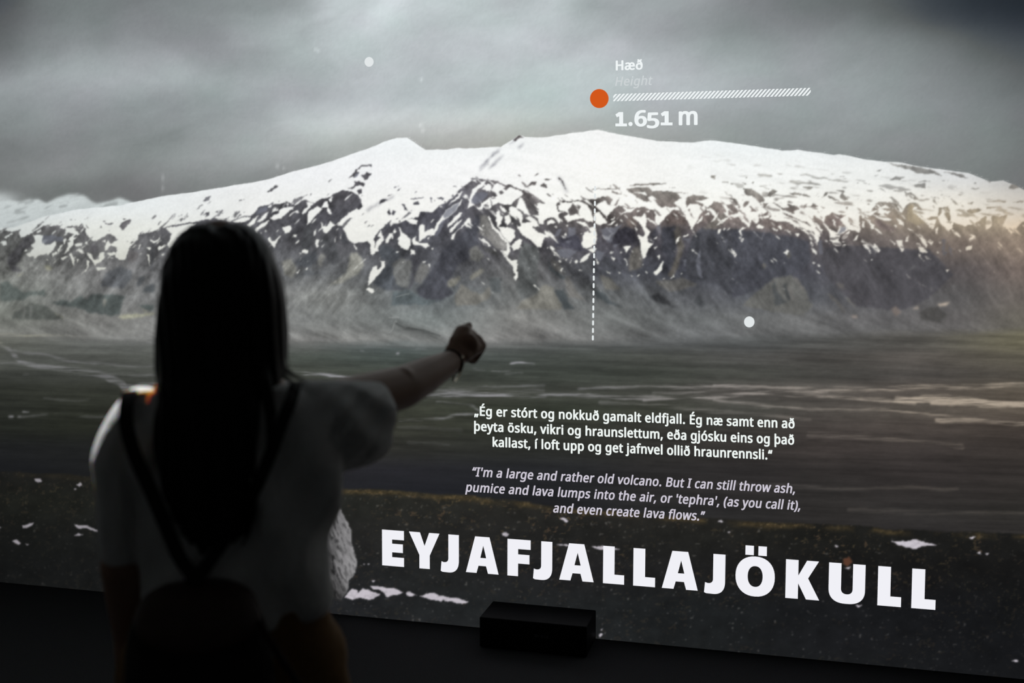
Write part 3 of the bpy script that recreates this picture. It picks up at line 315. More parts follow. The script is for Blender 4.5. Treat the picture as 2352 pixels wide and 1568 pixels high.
# patches of bare ground lower down: (colour, points), drawn soft
GROUND = [
    ((84, 88, 93), ta((1430, 970), (1480, 830), (1560, 750), (1750, 700), (1860, 740), (1880, 830), (1800, 960), (1730, 1000), (1560, 985))),
    ((80, 80, 84), ta((100, 640), (130, 510), (220, 420), (360, 280), (470, 250), (480, 330), (420, 430), (320, 480), (300, 600), (230, 660), (330, 760), (190, 770))),
    ((84, 82, 86), ta((1280, 400), (1350, 370), (1400, 470), (1330, 510))), ((88, 85, 86), ta((1800, 600), (1830, 480), (1960, 490), (1980, 560), (1880, 640))),
    ((78, 80, 84), ta((2150, 380), (2190, 370), (2180, 740), (2140, 760))), ((72, 76, 80), ta((1930, 960), (1970, 860), (2060, 840), (2050, 920), (1960, 980))), ((72, 78, 82), ta((2010, 1060), (2080, 960), (2200, 930), (2190, 1060))),
    ((78, 88, 84), ta((0, 920), (120, 890), (170, 960), (330, 1050), (640, 1030), (650, 1090), (440, 1110), (300, 1170), (60, 1190), (0, 1180))),
    ((74, 84, 82), ta((720, 1220), (900, 1160), (1000, 1190), (1130, 1110), (1240, 1160), (1290, 1090), (1560, 1080), (1770, 1110), (1740, 1200), (1700, 1380), (1600, 1390), (1280, 1350), (1100, 1280), (960, 1260))),
    ((78, 83, 78), ta((170, 1440), (200, 1340), (330, 1290), (440, 1210), (640, 1250), (760, 1320), (900, 1455), (500, 1440))),
    ((80, 92, 90), ta((1980, 1240), (2200, 1230), (2190, 1310), (2080, 1310))),
    ((160, 160, 130), ta((1670, 1420), (1750, 1370), (2000, 1370), (2200, 1340), (2190, 1370), (1960, 1410), (1740, 1445))), ((150, 150, 125), ta((1960, 1240), (2080, 1330), (2190, 1345), (2060, 1340))),
    ((112, 112, 104), ta((1470, 1140), (1540, 1160), (1490, 1260), (1470, 1300))), ((108, 110, 104), ta((330, 1300), (360, 1290), (340, 1430), (320, 1430))), ((106, 108, 104), ta((420, 1250), (450, 1240), (440, 1440), (415, 1430))),
    ((130, 130, 108), ta((640, 700), (700, 660), (760, 720), (690, 760))), ((128, 128, 108), ta((250, 830), (340, 780), (300, 830))), ((134, 132, 112), ta((760, 1320), (900, 1440), (860, 1440))),
    ((66, 68, 72), tc((290, 800), (350, 740), (390, 900), (360, 1060), (230, 1060), (260, 950))), ((66, 70, 76), tc((180, 1170), (420, 1040), (440, 1180), (330, 1250), (210, 1230))), ((66, 68, 72), tc((470, 900), (560, 870), (640, 980), (690, 1160), (620, 1220), (540, 1160), (460, 1040))), ((62, 64, 70), tc((700, 870), (750, 860), (780, 1000), (720, 960))),
    ((72, 78, 86), tc((1060, 1420), (1180, 1260), (1250, 1180), (1160, 1150), (1130, 1040), (1200, 980), (1370, 1090), (1330, 1200), (1290, 1300), (1330, 1420), (1470, 1490), (1200, 1500))), ((80, 84, 88), tc((180, 1350), (330, 1270), (560, 1310), (340, 1330))),
    ((128, 128, 118), tc((820, 1080), (880, 1060), (960, 1200), (900, 1320), (700, 1420), (560, 1450), (760, 1300))), ((118, 118, 110), tc((30, 1180), (140, 1140), (200, 1280), (160, 1360), (60, 1320))), ((122, 122, 116), tc((470, 1080), (520, 1120), (480, 1230), (440, 1230))),
    ((66, 68, 78), td((540, 1000), (620, 900), (760, 800), (960, 560), (990, 600), (970, 800), (980, 900), (880, 940), (860, 1060), (760, 1100), (700, 1200), (640, 1320), (700, 1440), (520, 1530), (320, 1490), (280, 1400), (340, 1340), (440, 1200), (520, 1080))), ((70, 70, 78), td((230, 860), (290, 980), (310, 1080), (260, 1200), (220, 1390), (190, 1380), (230, 1240), (235, 1050))), ((70, 74, 80), td((0, 1320), (60, 1350), (90, 1400), (0, 1410))),
    ((124, 122, 118), td((990, 560), (1080, 570), (1130, 700), (1240, 800), (1300, 880), (1290, 960), (1230, 960), (1140, 900), (1040, 790), (975, 760))), ((112, 112, 116), td((1200, 1000), (1300, 1050), (1370, 1120), (1380, 1200), (1240, 1120))), ((74, 74, 74), td((1000, 900), (1120, 930), (1220, 980), (1210, 1030), (1080, 970))), ((104, 104, 100), td((880, 940), (960, 900), (1040, 1010), (980, 1080), (880, 1060))), ((112, 114, 112), td((20, 1100), (100, 1040), (220, 1080), (220, 1200), (180, 1380), (60, 1330), (20, 1240))), ((112, 112, 110), td((250, 1280), (320, 1100), (420, 1120), (420, 1200), (330, 1330))), ((80, 92, 96), td((0, 1420), (200, 1400), (380, 1500), (560, 1520), (420, 1568), (0, 1568))), ((76, 82, 84), td((1080, 1260), (1220, 1260), (1230, 1440), (1130, 1420))), ((124, 122, 110), td((620, 1300), (760, 1240), (780, 1300), (700, 1360), (630, 1360))), ((126, 124, 112), td((870, 1260), (1000, 1150), (1030, 1200), (900, 1290))), ((112, 110, 102), td((700, 1480), (780, 1340), (870, 1400), (1000, 1440), (1100, 1350), (1120, 1480), (980, 1568), (720, 1568))),
    ((84, 88, 88), te((190, 1060), (220, 900), (260, 810), (410, 880), (440, 960), (410, 1080), (400, 1260), (440, 1350), (230, 1460), (180, 1350), (190, 1250))), ((66, 66, 80), te((610, 790), (700, 740), (860, 720), (910, 820), (960, 900), (880, 920), (760, 880), (620, 870))), ((66, 66, 78), te((1230, 820), (1330, 680), (1470, 640), (1470, 820), (1330, 830))), ((68, 70, 78), te((1150, 1050), (1200, 950), (1250, 1040), (1440, 1080), (1440, 1150), (1300, 1130), (1180, 1120))), ((70, 72, 76), te((870, 1080), (1010, 950), (1040, 1010), (1030, 1160), (960, 1190))), ((118, 116, 106), te((400, 1400), (500, 1280), (600, 1330), (700, 1568), (180, 1568), (230, 1480))), ((106, 104, 100), te((700, 1200), (760, 1200), (880, 1400), (960, 1480), (760, 1420))), ((110, 108, 100), te((1110, 1180), (1240, 1220), (1350, 1360), (1180, 1350))), ((68, 76, 80), te((1040, 1360), (1140, 1360), (1220, 1470), (1400, 1540), (1200, 1510), (1080, 1430))), ((64, 72, 76), te((520, 960), (560, 1080), (740, 1220), (700, 1240), (560, 1130))), ((66, 74, 78), te((600, 1360), (700, 1350), (780, 1480), (840, 1568), (720, 1568))), ((98, 96, 92), te((560, 1000), (650, 1050), (720, 1180), (600, 1110))),
    ((60, 58, 70), tf((70, 640), (190, 590), (290, 640), (320, 740), (250, 790), (130, 770), (40, 790))), ((110, 94, 86), tf((190, 560), (230, 480), (310, 530), (320, 590), (240, 600))), ((116, 98, 92), tf((640, 480), (720, 400), (800, 430), (870, 560), (760, 570), (640, 540))), ((60, 62, 72), tf((590, 600), (740, 580), (760, 800), (720, 1000), (600, 1120), (580, 1060), (640, 940), (580, 850))), ((62, 62, 72), tf((460, 670), (540, 600), (560, 690), (470, 760))), ((98, 92, 84), tf((720, 620), (770, 570), (850, 820), (800, 950), (720, 1160), (660, 1140), (720, 1000), (770, 860))), ((96, 92, 86), tf((210, 960), (260, 820), (330, 800), (370, 920), (370, 1040), (230, 1090))), ((64, 66, 74), tf((940, 700), (1040, 600), (1200, 620), (1470, 620), (1470, 1360), (1330, 1350), (1230, 1250), (900, 1160), (860, 1130), (880, 880))), ((62, 64, 68), tf((430, 1380), (560, 1340), (620, 1400), (740, 1500), (560, 1450))), ((70, 74, 78), tf((940, 1440), (1020, 1360), (1080, 1470), (1040, 1500))), ((104, 102, 98), tf((500, 1200), (700, 1200), (800, 1160), (1000, 1240), (880, 1290), (680, 1320), (560, 1260))), ((114, 106, 98), tf((1060, 620), (1160, 500), (1320, 420), (1330, 500), (1200, 620))),
    ((66, 68, 78), tg((0, 600), (200, 590), (700, 680), (820, 720), (840, 900), (800, 960), (640, 1070), (480, 1080), (300, 1210), (80, 1290), (0, 1310))), ((124, 108, 102), tg((330, 540), (370, 480), (480, 500), (640, 560), (740, 610), (560, 590), (400, 570))), ((72, 70, 76), tg((990, 780), (1240, 760), (1560, 770), (2100, 800), (2350, 1060), (2080, 1330), (1800, 1440), (1330, 1400), (1000, 1080), (960, 900))), ((92, 92, 88), tg((200, 1290), (340, 1200), (440, 1100), (640, 1070), (700, 1120), (790, 1240), (860, 1400), (760, 1500), (400, 1450), (120, 1400))), ((70, 74, 76), tg((430, 1180), (470, 1120), (480, 1230), (560, 1330), (600, 1360), (460, 1390))), ((66, 70, 72), tg((540, 1170), (580, 1160), (640, 1290), (600, 1340))), ((106, 102, 96), tg((660, 1080), (700, 1100), (790, 1240), (760, 1230))), ((104, 102, 98), tg((580, 1180), (620, 1170), (670, 1330), (640, 1350))), ((98, 95, 92), tg((1010, 1260), (1060, 1280), (1190, 1420), (1220, 1480), (1100, 1370))), ((98, 95, 90), tg((1200, 1290), (1250, 1310), (1320, 1400), (1290, 1390))), ((94, 90, 88), tg((1110, 1150), (1180, 1160), (1210, 1210), (1140, 1200))), ((150, 132, 122), tg((1270, 1500), (1320, 1490), (1330, 1520), (1290, 1530))), ((122, 104, 98), tg((980, 520), (1070, 410), (1200, 440), (1180, 540), (1100, 560), (1040, 540))), ((92, 90, 84), tg((340, 940), (370, 960), (360, 1000), (320, 990))), ((92, 90, 84), tg((590, 820), (620, 830), (610, 890), (590, 890))),
    ((74, 72, 70), th((460, 1470), (560, 1420), (640, 1430), (720, 1500), (660, 1568), (480, 1550))), ((180, 160, 138), th((630, 1400), (700, 1385), (745, 1380), (720, 1410), (660, 1420))), ((158, 142, 128), th((400, 1430), (450, 1410), (460, 1440), (410, 1450))), ((120, 106, 98), th((190, 1440), (230, 1410), (290, 1470), (230, 1510))), ((124, 106, 100), th((30, 600), (100, 590), (140, 640), (240, 690), (200, 720), (60, 660))), ((170, 150, 116), th((340, 600), (350, 470), (400, 430), (420, 520), (520, 610), (440, 640))), ((168, 148, 116), th((700, 500), (760, 490), (740, 580), (720, 570))),
    ((100, 98, 100), th((560, 1210), (590, 1260), (570, 1280))), ((110, 108, 108), th((770, 1220), (800, 1200), (790, 1260))), ((104, 104, 104), th((350, 1080), (420, 1025), (420, 1045))),
]


def picture():
    global WU, WV
    c = lambda *v: np.array(v, np.float32)
    # domain warp so that traced edges are as ragged as rock and snow are
    n1 = fbm(GU / 17, GV / 17, 11, 4, .65) - .5; n2 = fbm(GU / 17, GV / 17, 31, 4, .65) - .5
    WU = GU + 9 * n1; WV = GV + 9 * n2
    # ---------------- sky, with projection hotspot and corner vignetting painted into its tones
    xs = [-420, 0, 98, 196, 294, 392, 490, 588, 686, 784, 882, 980, 1078, 1176, 1274, 1372, 1470, 1568, 1666, 1764, 1862, 1960, 2058, 2156, 2254, 2352, 2800]
    ys = [-330, 8, 50, 90, 135, 180, 225, 270, 315, 360, 395, 430, 470]
    G = [[30, 60, 90, 110, 116, 122, 128, 134, 140, 160, 168, 160, 156, 150, 150, 145, 140, 130, 118, 104, 98, 88, 70, 50, 40, 34, 14],
        [40, 80, 112, 122, 126, 132, 140, 146, 158, 205, 212, 196, 192, 178, 192, 172, 164, 156, 140, 124, 114, 104, 86, 62, 48, 42, 18],
        [50, 88, 118, 130, 132, 134, 141, 156, 168, 196, 202, 188, 186, 188, 194, 180, 168, 158, 144, 134, 126, 118, 102, 76, 60, 52, 24],
        [70, 96, 126, 138, 138, 136, 142, 168, 176, 186, 188, 180, 182, 196, 190, 186, 172, 160, 146, 142, 140, 136, 128, 112, 84, 72, 34],
        [80, 118, 140, 158, 162, 160, 152, 162, 172, 182, 184, 180, 184, 190, 188, 186, 180, 172, 160, 152, 148, 142, 136, 122, 100, 86, 44],
        [100, 140, 154, 172, 180, 182, 172, 172, 176, 180, 182, 184, 184, 186, 188, 196, 190, 186, 178, 166, 156, 150, 144, 132, 118, 102, 54],
        [110, 146, 156, 160, 158, 152, 158, 162, 164, 178, 186, 182, 182, 188, 192, 190, 184, 176, 168, 160, 154, 150, 148, 138, 128, 112, 60],
        [110, 142, 142, 140, 142, 146, 148, 166, 196, 198, 202, 204, 200, 194, 188, 182, 176, 166, 160, 154, 150, 148, 146, 140, 132, 116, 64],
        [96, 128, 132, 134, 132, 134, 148, 160, 172, 184, 184, 180, 178, 174, 170, 166, 162, 158, 154, 150, 148, 144, 140, 134, 128, 116, 70],
        [92, 122, 126, 134, 140, 148, 154, 160, 164, 166, 160, 160, 160, 158, 154, 152, 150, 148, 144, 140, 136, 132, 130, 128, 124, 116, 76],
        [96, 124, 132, 136, 134, 138, 138, 140, 144, 146, 150, 150, 150, 150, 150, 148, 146, 142, 138, 134, 130, 128, 128, 126, 122, 114, 80],
        [96, 112, 114, 116, 118, 122, 126, 128, 132, 138, 142, 144, 144, 144, 144, 142, 140, 136, 132, 128, 126, 126, 124, 122, 120, 114, 84],
        [96, 112, 114, 116, 118, 122, 126, 128, 132, 138, 142, 144, 144, 144, 144, 142, 140, 136, 132, 128, 126, 126, 124, 122, 120, 114, 84]]
    L = coarse(xs, ys, G)[..., 0]
    L = blur(L, 10) * 1.025
    wu, wv = rot(-.25, 1, 1)
    w = fbm(wu / 330, wv / 150, 3, 3) - .5
    cl = fbm(wu / 260 + 1.2 * w, wv / 95 + 1.5 * w, 5, 6, .52) - .5
    cl2 = fbm(GU / 60, GV / 38, 8, 4) - .5
    amp = np.clip(1 - (GU - 1500) / 1400, .35, 1)
    L = L * (1 + amp * (.21 * cl + .05 * cl2))
    hue = fbm(GU / 170, GV / 110, 44, 3) - .5
    low = np.clip((GV - 240) / 200, 0, 1)
    warm = np.clip(1 - np.abs(GU - 1180) / 600, 0, 1) * np.clip((GV - 230) / 100, 0, 1)
    img = np.stack([L * (.957 + .045 * hue + .022 * low + .03 * warm), L * (1.0 - .01 * hue - .004 * low + .005 * warm), L * (1.012 + .025 * hue - .012 * low - .035 * warm)], -1)
    nb = np.clip((95 - L) / 50, 0, 1)
    img = img * np.stack([1 - .08 * nb, 1 + 0 * nb, 1 + .14 * nb], -1)
    # faint marks in the sky
    m = np.zeros_like(GU)
    for (x, y, a, b) in [(374, 408, 3, 9), (374, 432, 3, 8), (725, 113, 4, 4), (731, 117, 4, 4), (968, 183, 3, 5), (966, 288, 3, 5), (971, 300, 3, 6), (637, 382, 4, 6), (652, 386, 3, 4)]:
        m = np.maximum(m, .35 * np.exp(-((GU - x) / a) ** 2 - ((GV - y) / b) ** 2))
    img += m[..., None] * 70
    # ---------------- far hills, left
    hill = [(-420, 470), (-60, 452), (0, 462), (22, 459), (46, 463), (69, 457), (87, 456.5), (107, 466), (132.6, 453), (158, 446), (178.6, 445), (194, 448.6), (212, 463), (222, 467), (252.5, 461), (273, 453.7), (288, 458), (310, 467), (340, 470), (300, 600), (-420, 650)]
    m = np.zeros_like(GU); poly(m, hill, warp=False); m = blur(m, 1.6)
    f = fbm(*rot(-.3, 34, 9), 61, 3)
    hc = 200 + 34 * (f - .4) - 44 * blur(np.clip((f - .64) * 9, 0, 1), 1) - np.clip((GV - 470) / 60, 0, 1) * 8
    img = img * (1 - m[..., None]) + m[..., None] * (hc[..., None] * c(.965, 1.0, 1.0))
    m = np.exp(-((GU + 10) / 50) ** 2 - ((GV - 456) / 16) ** 2)
    img = img * (1 - .8 * m[..., None]) + .8 * m[..., None] * c(205, 212, 212)
    # ---------------- the mountain
    sx = np.array([p[0] for p in SKYLINE]); sy = np.array([p[1] for p in SKYLINE])
    sky_v = np.interp(GU, sx, sy) + 2.2 * (fbm(GU / 18, GU * 0, 71, 3) - .5)
    mtn = np.clip((GV - sky_v) / 2.0 + .5, 0, 1)
    snow = coarse([-420, 0, 250, 600, 1000, 1400, 1700, 2000, 2200, 2352, 2800], [300, 400, 470, 530, 600],
                  [[(205, 214, 218), (210, 218, 220), (222, 230, 236), (236, 240, 244), (240, 245, 246), (246, 247, 246), (238, 244, 246), (226, 232, 236), (200, 206, 212), (150, 152, 158), (90, 92, 98)],
                   [(205, 214, 218), (212, 220, 222), (224, 231, 236), (238, 240, 242), (245, 246, 246), (248, 248, 245), (244, 246, 244), (238, 240, 238), (216, 218, 218), (176, 176, 176), (110, 110, 110)],
                   [(196, 204, 208), (212, 219, 222), (228, 233, 234), (236, 237, 235), (245, 245, 242), (248, 248, 243), (246, 246, 240), (240, 239, 232), (232, 227, 216), (206, 200, 190), (140, 130, 120)],
                   [(180, 186, 184), (205, 210, 208), (226, 228, 222), (232, 233, 228), (240, 240, 235), (244, 243, 236), (242, 240, 232), (236, 232, 222), (232, 220, 202), (222, 202, 176), (160, 140, 115)],
                   [(160, 162, 158), (190, 192, 186), (208, 209, 200), (222, 222, 216), (232, 232, 226), (234, 234, 226), (226, 226, 220), (214, 212, 206), (205, 198, 186), (200, 184, 160), (140, 125, 105)]])
    f = fbm(*rot(.22, 90, 14), 81, 5) - .5
    f2 = fbm(*rot(-.5, 50, 16), 85, 4) - .5
    left = np.clip((1150 - GU) / 500, 0, 1)
    snow = snow * (1 + .055 * (f * (1 - left) + f2 * left)[..., None])
    d = np.clip((GV - sky_v) / 60, 0, 1)
    # small dark specks strung along the snowfield
    sp = fbm(*rot(.12, 30, 7), 91, 2)
    zone = np.clip((GU - 1560) / 240, 0, 1) * np.clip((GV - sky_v - 22) / 40, 0, 1) * np.clip((2420 - GU) / 100, 0, 1)
    spk = blur(np.clip((sp - .70 + .03 * zone) * 14, 0, 1) * zone, .9)
    rc = coarse([-420, 0, 250, 500, 760, 1000, 1200, 1400, 1600, 1800, 2000, 2200, 2352, 2800], [420, 500, 560, 620, 680, 730, 790],
                [[(90, 92, 96), (98, 98, 100), (96, 94, 98), (88, 88, 94), (74, 72, 76), (92, 92, 102), (96, 90, 90), (124, 118, 112), (132, 128, 120), (138, 136, 128), (136, 136, 132), (134, 133, 130), (128, 124, 118), (110, 100, 88)],
                 [(90, 92, 92), (96, 96, 98), (94, 92, 96), (86, 86, 92), (72, 72, 78), (80, 80, 90), (86, 84, 86), (96, 88, 86), (112, 100, 96), (122, 110, 104), (140, 126, 112), (158, 142, 116), (160, 142, 116), (110, 98, 82)],
                 [(92, 94, 92), (102, 104, 102), (92, 92, 93), (84, 85, 90), (74, 74, 78), (76, 77, 84), (82, 80, 86), (76, 74, 82), (76, 74, 82), (80, 76, 82), (96, 88, 86), (118, 104, 94), (132, 114, 98), (95, 84, 74)],
                 [(96, 98, 95), (110, 112, 108), (108, 108, 108), (96, 98, 102), (88, 90, 92), (80, 82, 88), (88, 88, 88), (72, 74, 82), (66, 68, 78), (68, 69, 78), (76, 74, 79), (86, 80, 80), (108, 94, 86), (80, 72, 66)],
                 [(92, 95, 92), (108, 112, 106), (116, 117, 116), (112, 114, 115), (120, 122, 119), (94, 100, 103), (102, 104, 103), (98, 101, 102), (86, 88, 93), (78, 81, 88), (84, 84, 88), (86, 84, 84), (98, 90, 84), (70, 64, 60)],
                 [(86, 88, 86), (108, 111, 104), (122, 122, 119), (124, 126, 125), (124, 127, 125), (110, 117, 116), (124, 124, 121), (104, 107, 106), (99, 102, 103), (100, 101, 101), (94, 93, 94), (92, 89, 88), (94, 89, 80), (66, 60, 55)],
                 [(80, 82, 80), (116, 116, 111), (120, 121, 118), (122, 123, 121), (130, 130, 127), (122, 124, 122), (122, 121, 119), (106, 107, 106), (96, 98, 99), (92, 93, 93), (92, 92, 91), (94, 92, 90), (104, 100, 88), (62, 58, 54)]])
    rc = (rc.mean(-1, keepdims=True) + (rc - rc.mean(-1, keepdims=True)) * .75) * 1.05
    col = rc.copy()
    # talus fans and gullies: soft patches
    for k, (cc, pts) in enumerate(GROUND):
        mm = np.zeros_like(GU); poly(mm, pts)
        a = np.array(pts); r0 = max(0, int((a[:, 1].min() - 30 - V0) / STEP)); r1 = min(NV, int((a[:, 1].max() + 30 - V0) / STEP)); c0 = max(0, int((a[:, 0].min() - 30 - U0) / STEP)); c1 = min(NU, int((a[:, 0].max() + 30 - U0) / STEP))
        s = blur(mm[r0:r1, c0:c1], 1.5)[..., None] * .95
        g_ = sum(cc) / 3; cc = [g_ + (v - g_) * .62 for v in cc]; dk = 1.02 if g_ > 95 else 1.06
        col[r0:r1, c0:c1] = col[r0:r1, c0:c1] * (1 - s) + s * c(*cc) * dk
    # relief of the rock: ridges running down and to the right, crossed by finer ones
    side = np.where(GU < 1080, -1.0, 1.0)
    ra = fbm(*rot(1.0, 60, 17), 101, 5, .6); rb = fbm(*rot(-.95, 46, 24), 111, 5, .6); rv = fbm(*rot(1.45, 40, 17), 121, 5, .6)
    wl = np.clip((1120 - GU) / 260, 0, 1)
    wx = 60 * (fbm(GU / 120, GV / 120, 181, 2) - .5)
    ga = ridged(*rot(.95, 120, 40, GU + wx, GV + wx), 191, 4); gb = ridged(*rot(2.25, 110, 40, GU + wx, GV - wx), 196, 4)
    rid = ((ra * (1 - wl) + rb * wl) * .5 + rv * .3 + .2 * .5 - .5) * .8 + .75 * ((ga * (1 - wl) + gb * wl) - .64)
    fine = fbm(GU / 9, GV / 11, 131, 3) - .5
    low = np.clip((GV - 680) / 80, 0, 1)
    flat = fbm(*rot(.3, 75, 20), 141, 5) - .5
    gl = ridged(*rot(.42, 150, 34, GU + wx, GV), 176, 4) - .64
    k = (rid * .9 + fine * (.42 - .15 * np.clip((GV - 600) / 60, 0, 1))) * (1 - low) + (flat * .25 + gl * .5 + fine * .15) * low
    darker = np.clip((GU - 1550) / 500, 0, 1) * (1 - low)
    col = col * (1 + k * (1 - .45 * darker))[..., None]
    # the snow line
    rock = np.zeros_like(GU)
    poly(rock, ROCKTOP + [(2800, 560), (2800, 1000), (-420, 1000), (-420, 560)])
    hard = rock.copy()
    for p in ROCKS: poly(rock, p)
    mix = np.clip((GV - sky_v - 40) / 60, 0, 1)
    streak = (fbm(*rot(.75, 30, 7), 151, 4) * (1 - wl) + fbm(*rot(-.72, 30, 7), 161, 4) * wl)
    snowy = np.zeros_like(GU)
    for p in SNOW: poly(snowy, p)
    # loose snow between the traced patches, thinning downwards
    band = coarse([-420, 0, 300, 620, 860, 1000, 1180, 1400, 1600, 1800, 2000, 2200, 2352, 2800], [470, 520, 560, 600, 640, 690],
                  [[.3, .4, .4, .5, .3, .5, .6, .5, .5, .5, .5, .5, .6, .5], [.3, .35, .3, .3, .15, .4, .5, .35, .3, .35, .45, .5, .5, .4], [.2, .25, .25, .22, .1, .3, .3, .25, .15, .2, .3, .3, .2, .2],
                   [.05, .1, .1, .12, .08, .12, .15, .15, .05, .08, .12, .08, .03, 0], [0, 0, 0, .03, .05, .05, .08, .1, .02, .03, .04, .02, 0, 0], [0] * 14])[..., 0]
    loose = np.clip((streak - .80 + .30 * band) * 16, 0, 1) * hard * np.clip(band * 20, 0, 1)
    snowy = np.maximum(snowy, loose)
    # rock specks on the snow close to the snow line
    near = blur(hard, 12)
    tr = (streak > .755 - .22 * np.clip(near * 1.3 - .12, 0, .5)) & (near > .03)
    rock = np.maximum(rock, tr.astype(np.float32) * (1 - hard) * .8)
    shade = np.zeros_like(GU)
    for p in SHADE: poly(shade, p)
    rock = blur(rock, .85); snowy = blur(snowy, .85); shade = blur(shade, 1.0)
    rk = np.maximum(rock * (1 - snowy), 0)
    body = snow * (1 - np.maximum(rk, spk * .75)[..., None]) + col * np.maximum(rk, spk * .75)[..., None]
    sh = (snow * c(.53, .54, .60)) * (.9 + .3 * (streak[..., None] - .5))
    body = body * (1 - .78 * shade[..., None]) + sh * .78 * shade[..., None]
    # pale shading inside the snowfield
    soft = np.zeros_like(GU)
    for p, w_ in [([(1193, 336), (1201, 332)], 5), ([(1184, 322), (1172, 330)], 5), (te((650, 90), (700, 150), (745, 250)), 7), (tc((1000, 600), (1150, 510), (1300, 440)), 6)]:
        stroke(soft, p, w_, w_ * .6, .9, soft=2.5)
    for q_ in ([(1098, 394), (1103, 380), (1116, 368), (1126, 362), (1120, 374), (1110, 386)], [(1122, 364), (1132, 352), (1144, 344), (1152, 339), (1146, 350), (1134, 360)], [(1118, 392), (1134, 372), (1160, 352), (1140, 376)]):
        poly(soft, q_, .9)
    soft = blur(soft, 1.6)
    body = body * (1 - (.30 * np.clip(soft * (.35 + 1.3 * fbm(*rot(-.7, 14, 6), 171, 3)), 0, 1))[..., None] * c(1, 1, .93))
    img = img * (1 - mtn[..., None]) + body * mtn[..., None]
    # ---------------- the plain
    pl = coarse([-420, 0, 200, 420, 700, 900, 1100, 1300, 1500, 1700, 1900, 2100, 2352, 2800], [760, 790, 820, 860, 900, 940, 980, 1030, 1080, 1130, 1180, 1230],
                [[(86, 87, 82), (112, 112, 106), (108, 109, 108), (106, 108, 106), (112, 108, 106), (106, 108, 107), (104, 106, 104), (96, 98, 96), (88, 92, 92), (84, 88, 88), (84, 84, 82), (88, 86, 82), (102, 98, 82), (60, 58, 50)],
                 [(76, 78, 74), (94, 96, 90), (94, 96, 93), (92, 94, 92), (98, 100, 98), (90, 98, 98), (94, 96, 95), (84, 87, 86), (82, 84, 84), (80, 82, 82), (80, 80, 78), (84, 82, 78), (98, 94, 78), (58, 56, 48)],
                 [(62, 64, 60), (78, 80, 76), (80, 82, 78), (80, 82, 78), (72, 77, 72), (70, 77, 74), (72, 77, 74), (72, 76, 72), (72, 74, 70), (76, 76, 74), (78, 76, 73), (82, 78, 74), (84, 80, 70), (50, 48, 42)],
                 [(46, 48, 45), (60, 62, 58), (66, 68, 64), (70, 72, 68), (66, 69, 63), (62, 66, 60), (62, 66, 61), (62, 66, 61), (64, 67, 62), (68, 69, 65), (70, 69, 66), (74, 71, 68), (74, 70, 64), (44, 42, 38)],
                 [(36, 38, 34), (46, 48, 43), (52, 54, 48), (56, 58, 52), (62, 62, 58), (60, 63, 57), (62, 64, 58), (62, 64, 59), (66, 67, 62), (76, 73, 70), (80, 76, 72), (84, 78, 73), (86, 79, 70), (48, 44, 40)],
                 [(32, 34, 30), (40, 42, 38), (42, 44, 38), (48, 49, 43), (58, 58, 53), (56, 58, 50), (58, 61, 53), (58, 62, 54), (60, 62, 55), (66, 66, 62), (78, 74, 70), (88, 82, 76), (92, 84, 75), (50, 46, 42)],
                 [(28, 29, 28), (36, 38, 34), (38, 40, 34), (40, 41, 37), (50, 51, 46), (54, 55, 48), (53, 55, 48), (52, 54, 48), (52, 52, 48), (58, 56, 53), (68, 63, 60), (72, 66, 62), (70, 63, 58), (42, 38, 36)],
                 [(24, 25, 26), (30, 31, 32), (32, 33, 33), (34, 34, 34), (42, 42, 40), (46, 46, 43), (46, 47, 44), (44, 45, 42), (46, 45, 43), (54, 51, 49), (60, 55, 53), (60, 55, 53), (56, 51, 48), (34, 31, 30)],
                 [(22, 23, 25), (27, 28, 30), (29, 30, 31), (32, 32, 33), (36, 36, 39), (38, 38, 42), (38, 39, 42), (38, 39, 41), (42, 41, 41), (46, 44, 44), (48, 45, 44), (52, 48, 47), (52, 48, 46), (32, 30, 29)],
                 [(22, 23, 24), (27, 28, 29), (28, 29, 30), (31, 31, 32), (33, 34, 37), (34, 35, 39), (34, 35, 39), (35, 36, 38), (42, 41, 41), (46, 44, 44), (47, 45, 44), (50, 47, 46), (48, 45, 43), (30, 28, 27)],
                 [(22, 23, 24), (26, 27, 28), (28, 29, 30), (30, 30, 31), (33, 34, 36), (34, 35, 37), (34, 35, 37), (36, 36, 38), (40, 40, 41), (44, 43, 43), (46, 44, 43), (50, 48, 47), (48, 46, 44), (30, 28, 28)],
                 [(22, 23, 24), (26, 27, 28), (28, 29, 30), (30, 30, 31), (33, 34, 36), (34, 35, 37), (34, 35, 37), (36, 36, 38), (40, 40, 41), (44, 43, 43), (44, 42, 42), (46, 44, 44), (44, 42, 41), (28, 27, 27)]])
    pl = pl * (1 + .02 * np.clip((900 - GV) / 60, 0, 1))[..., None]
    a1 = fbm((GU) / 210, (GV - .035 * GU) / 9, 201, 5, .6) - .5
    a2 = fbm((GU) / 90, (GV - .03 * GU) / 22, 211, 4) - .5
    a3 = fbm(GU / 24, GV / 7, 221, 3) - .5
    dark = np.clip((GV - 1010) / 60, 0, 1) * np.clip((1500 - GU) / 500, .35, 1)
    pl = pl * (1 + (1 - .55 * dark) * (.42 * a1 + .22 * a2 + .12 * a3))[..., None]
    WU = GU + 6 * (fbm(GU / 40, GV / 14, 231, 3) - .5); WV = GV + 15 * (fbm(GU / 75, GV / 20, 241, 4) - .5)
    st = np.zeros_like(GU)
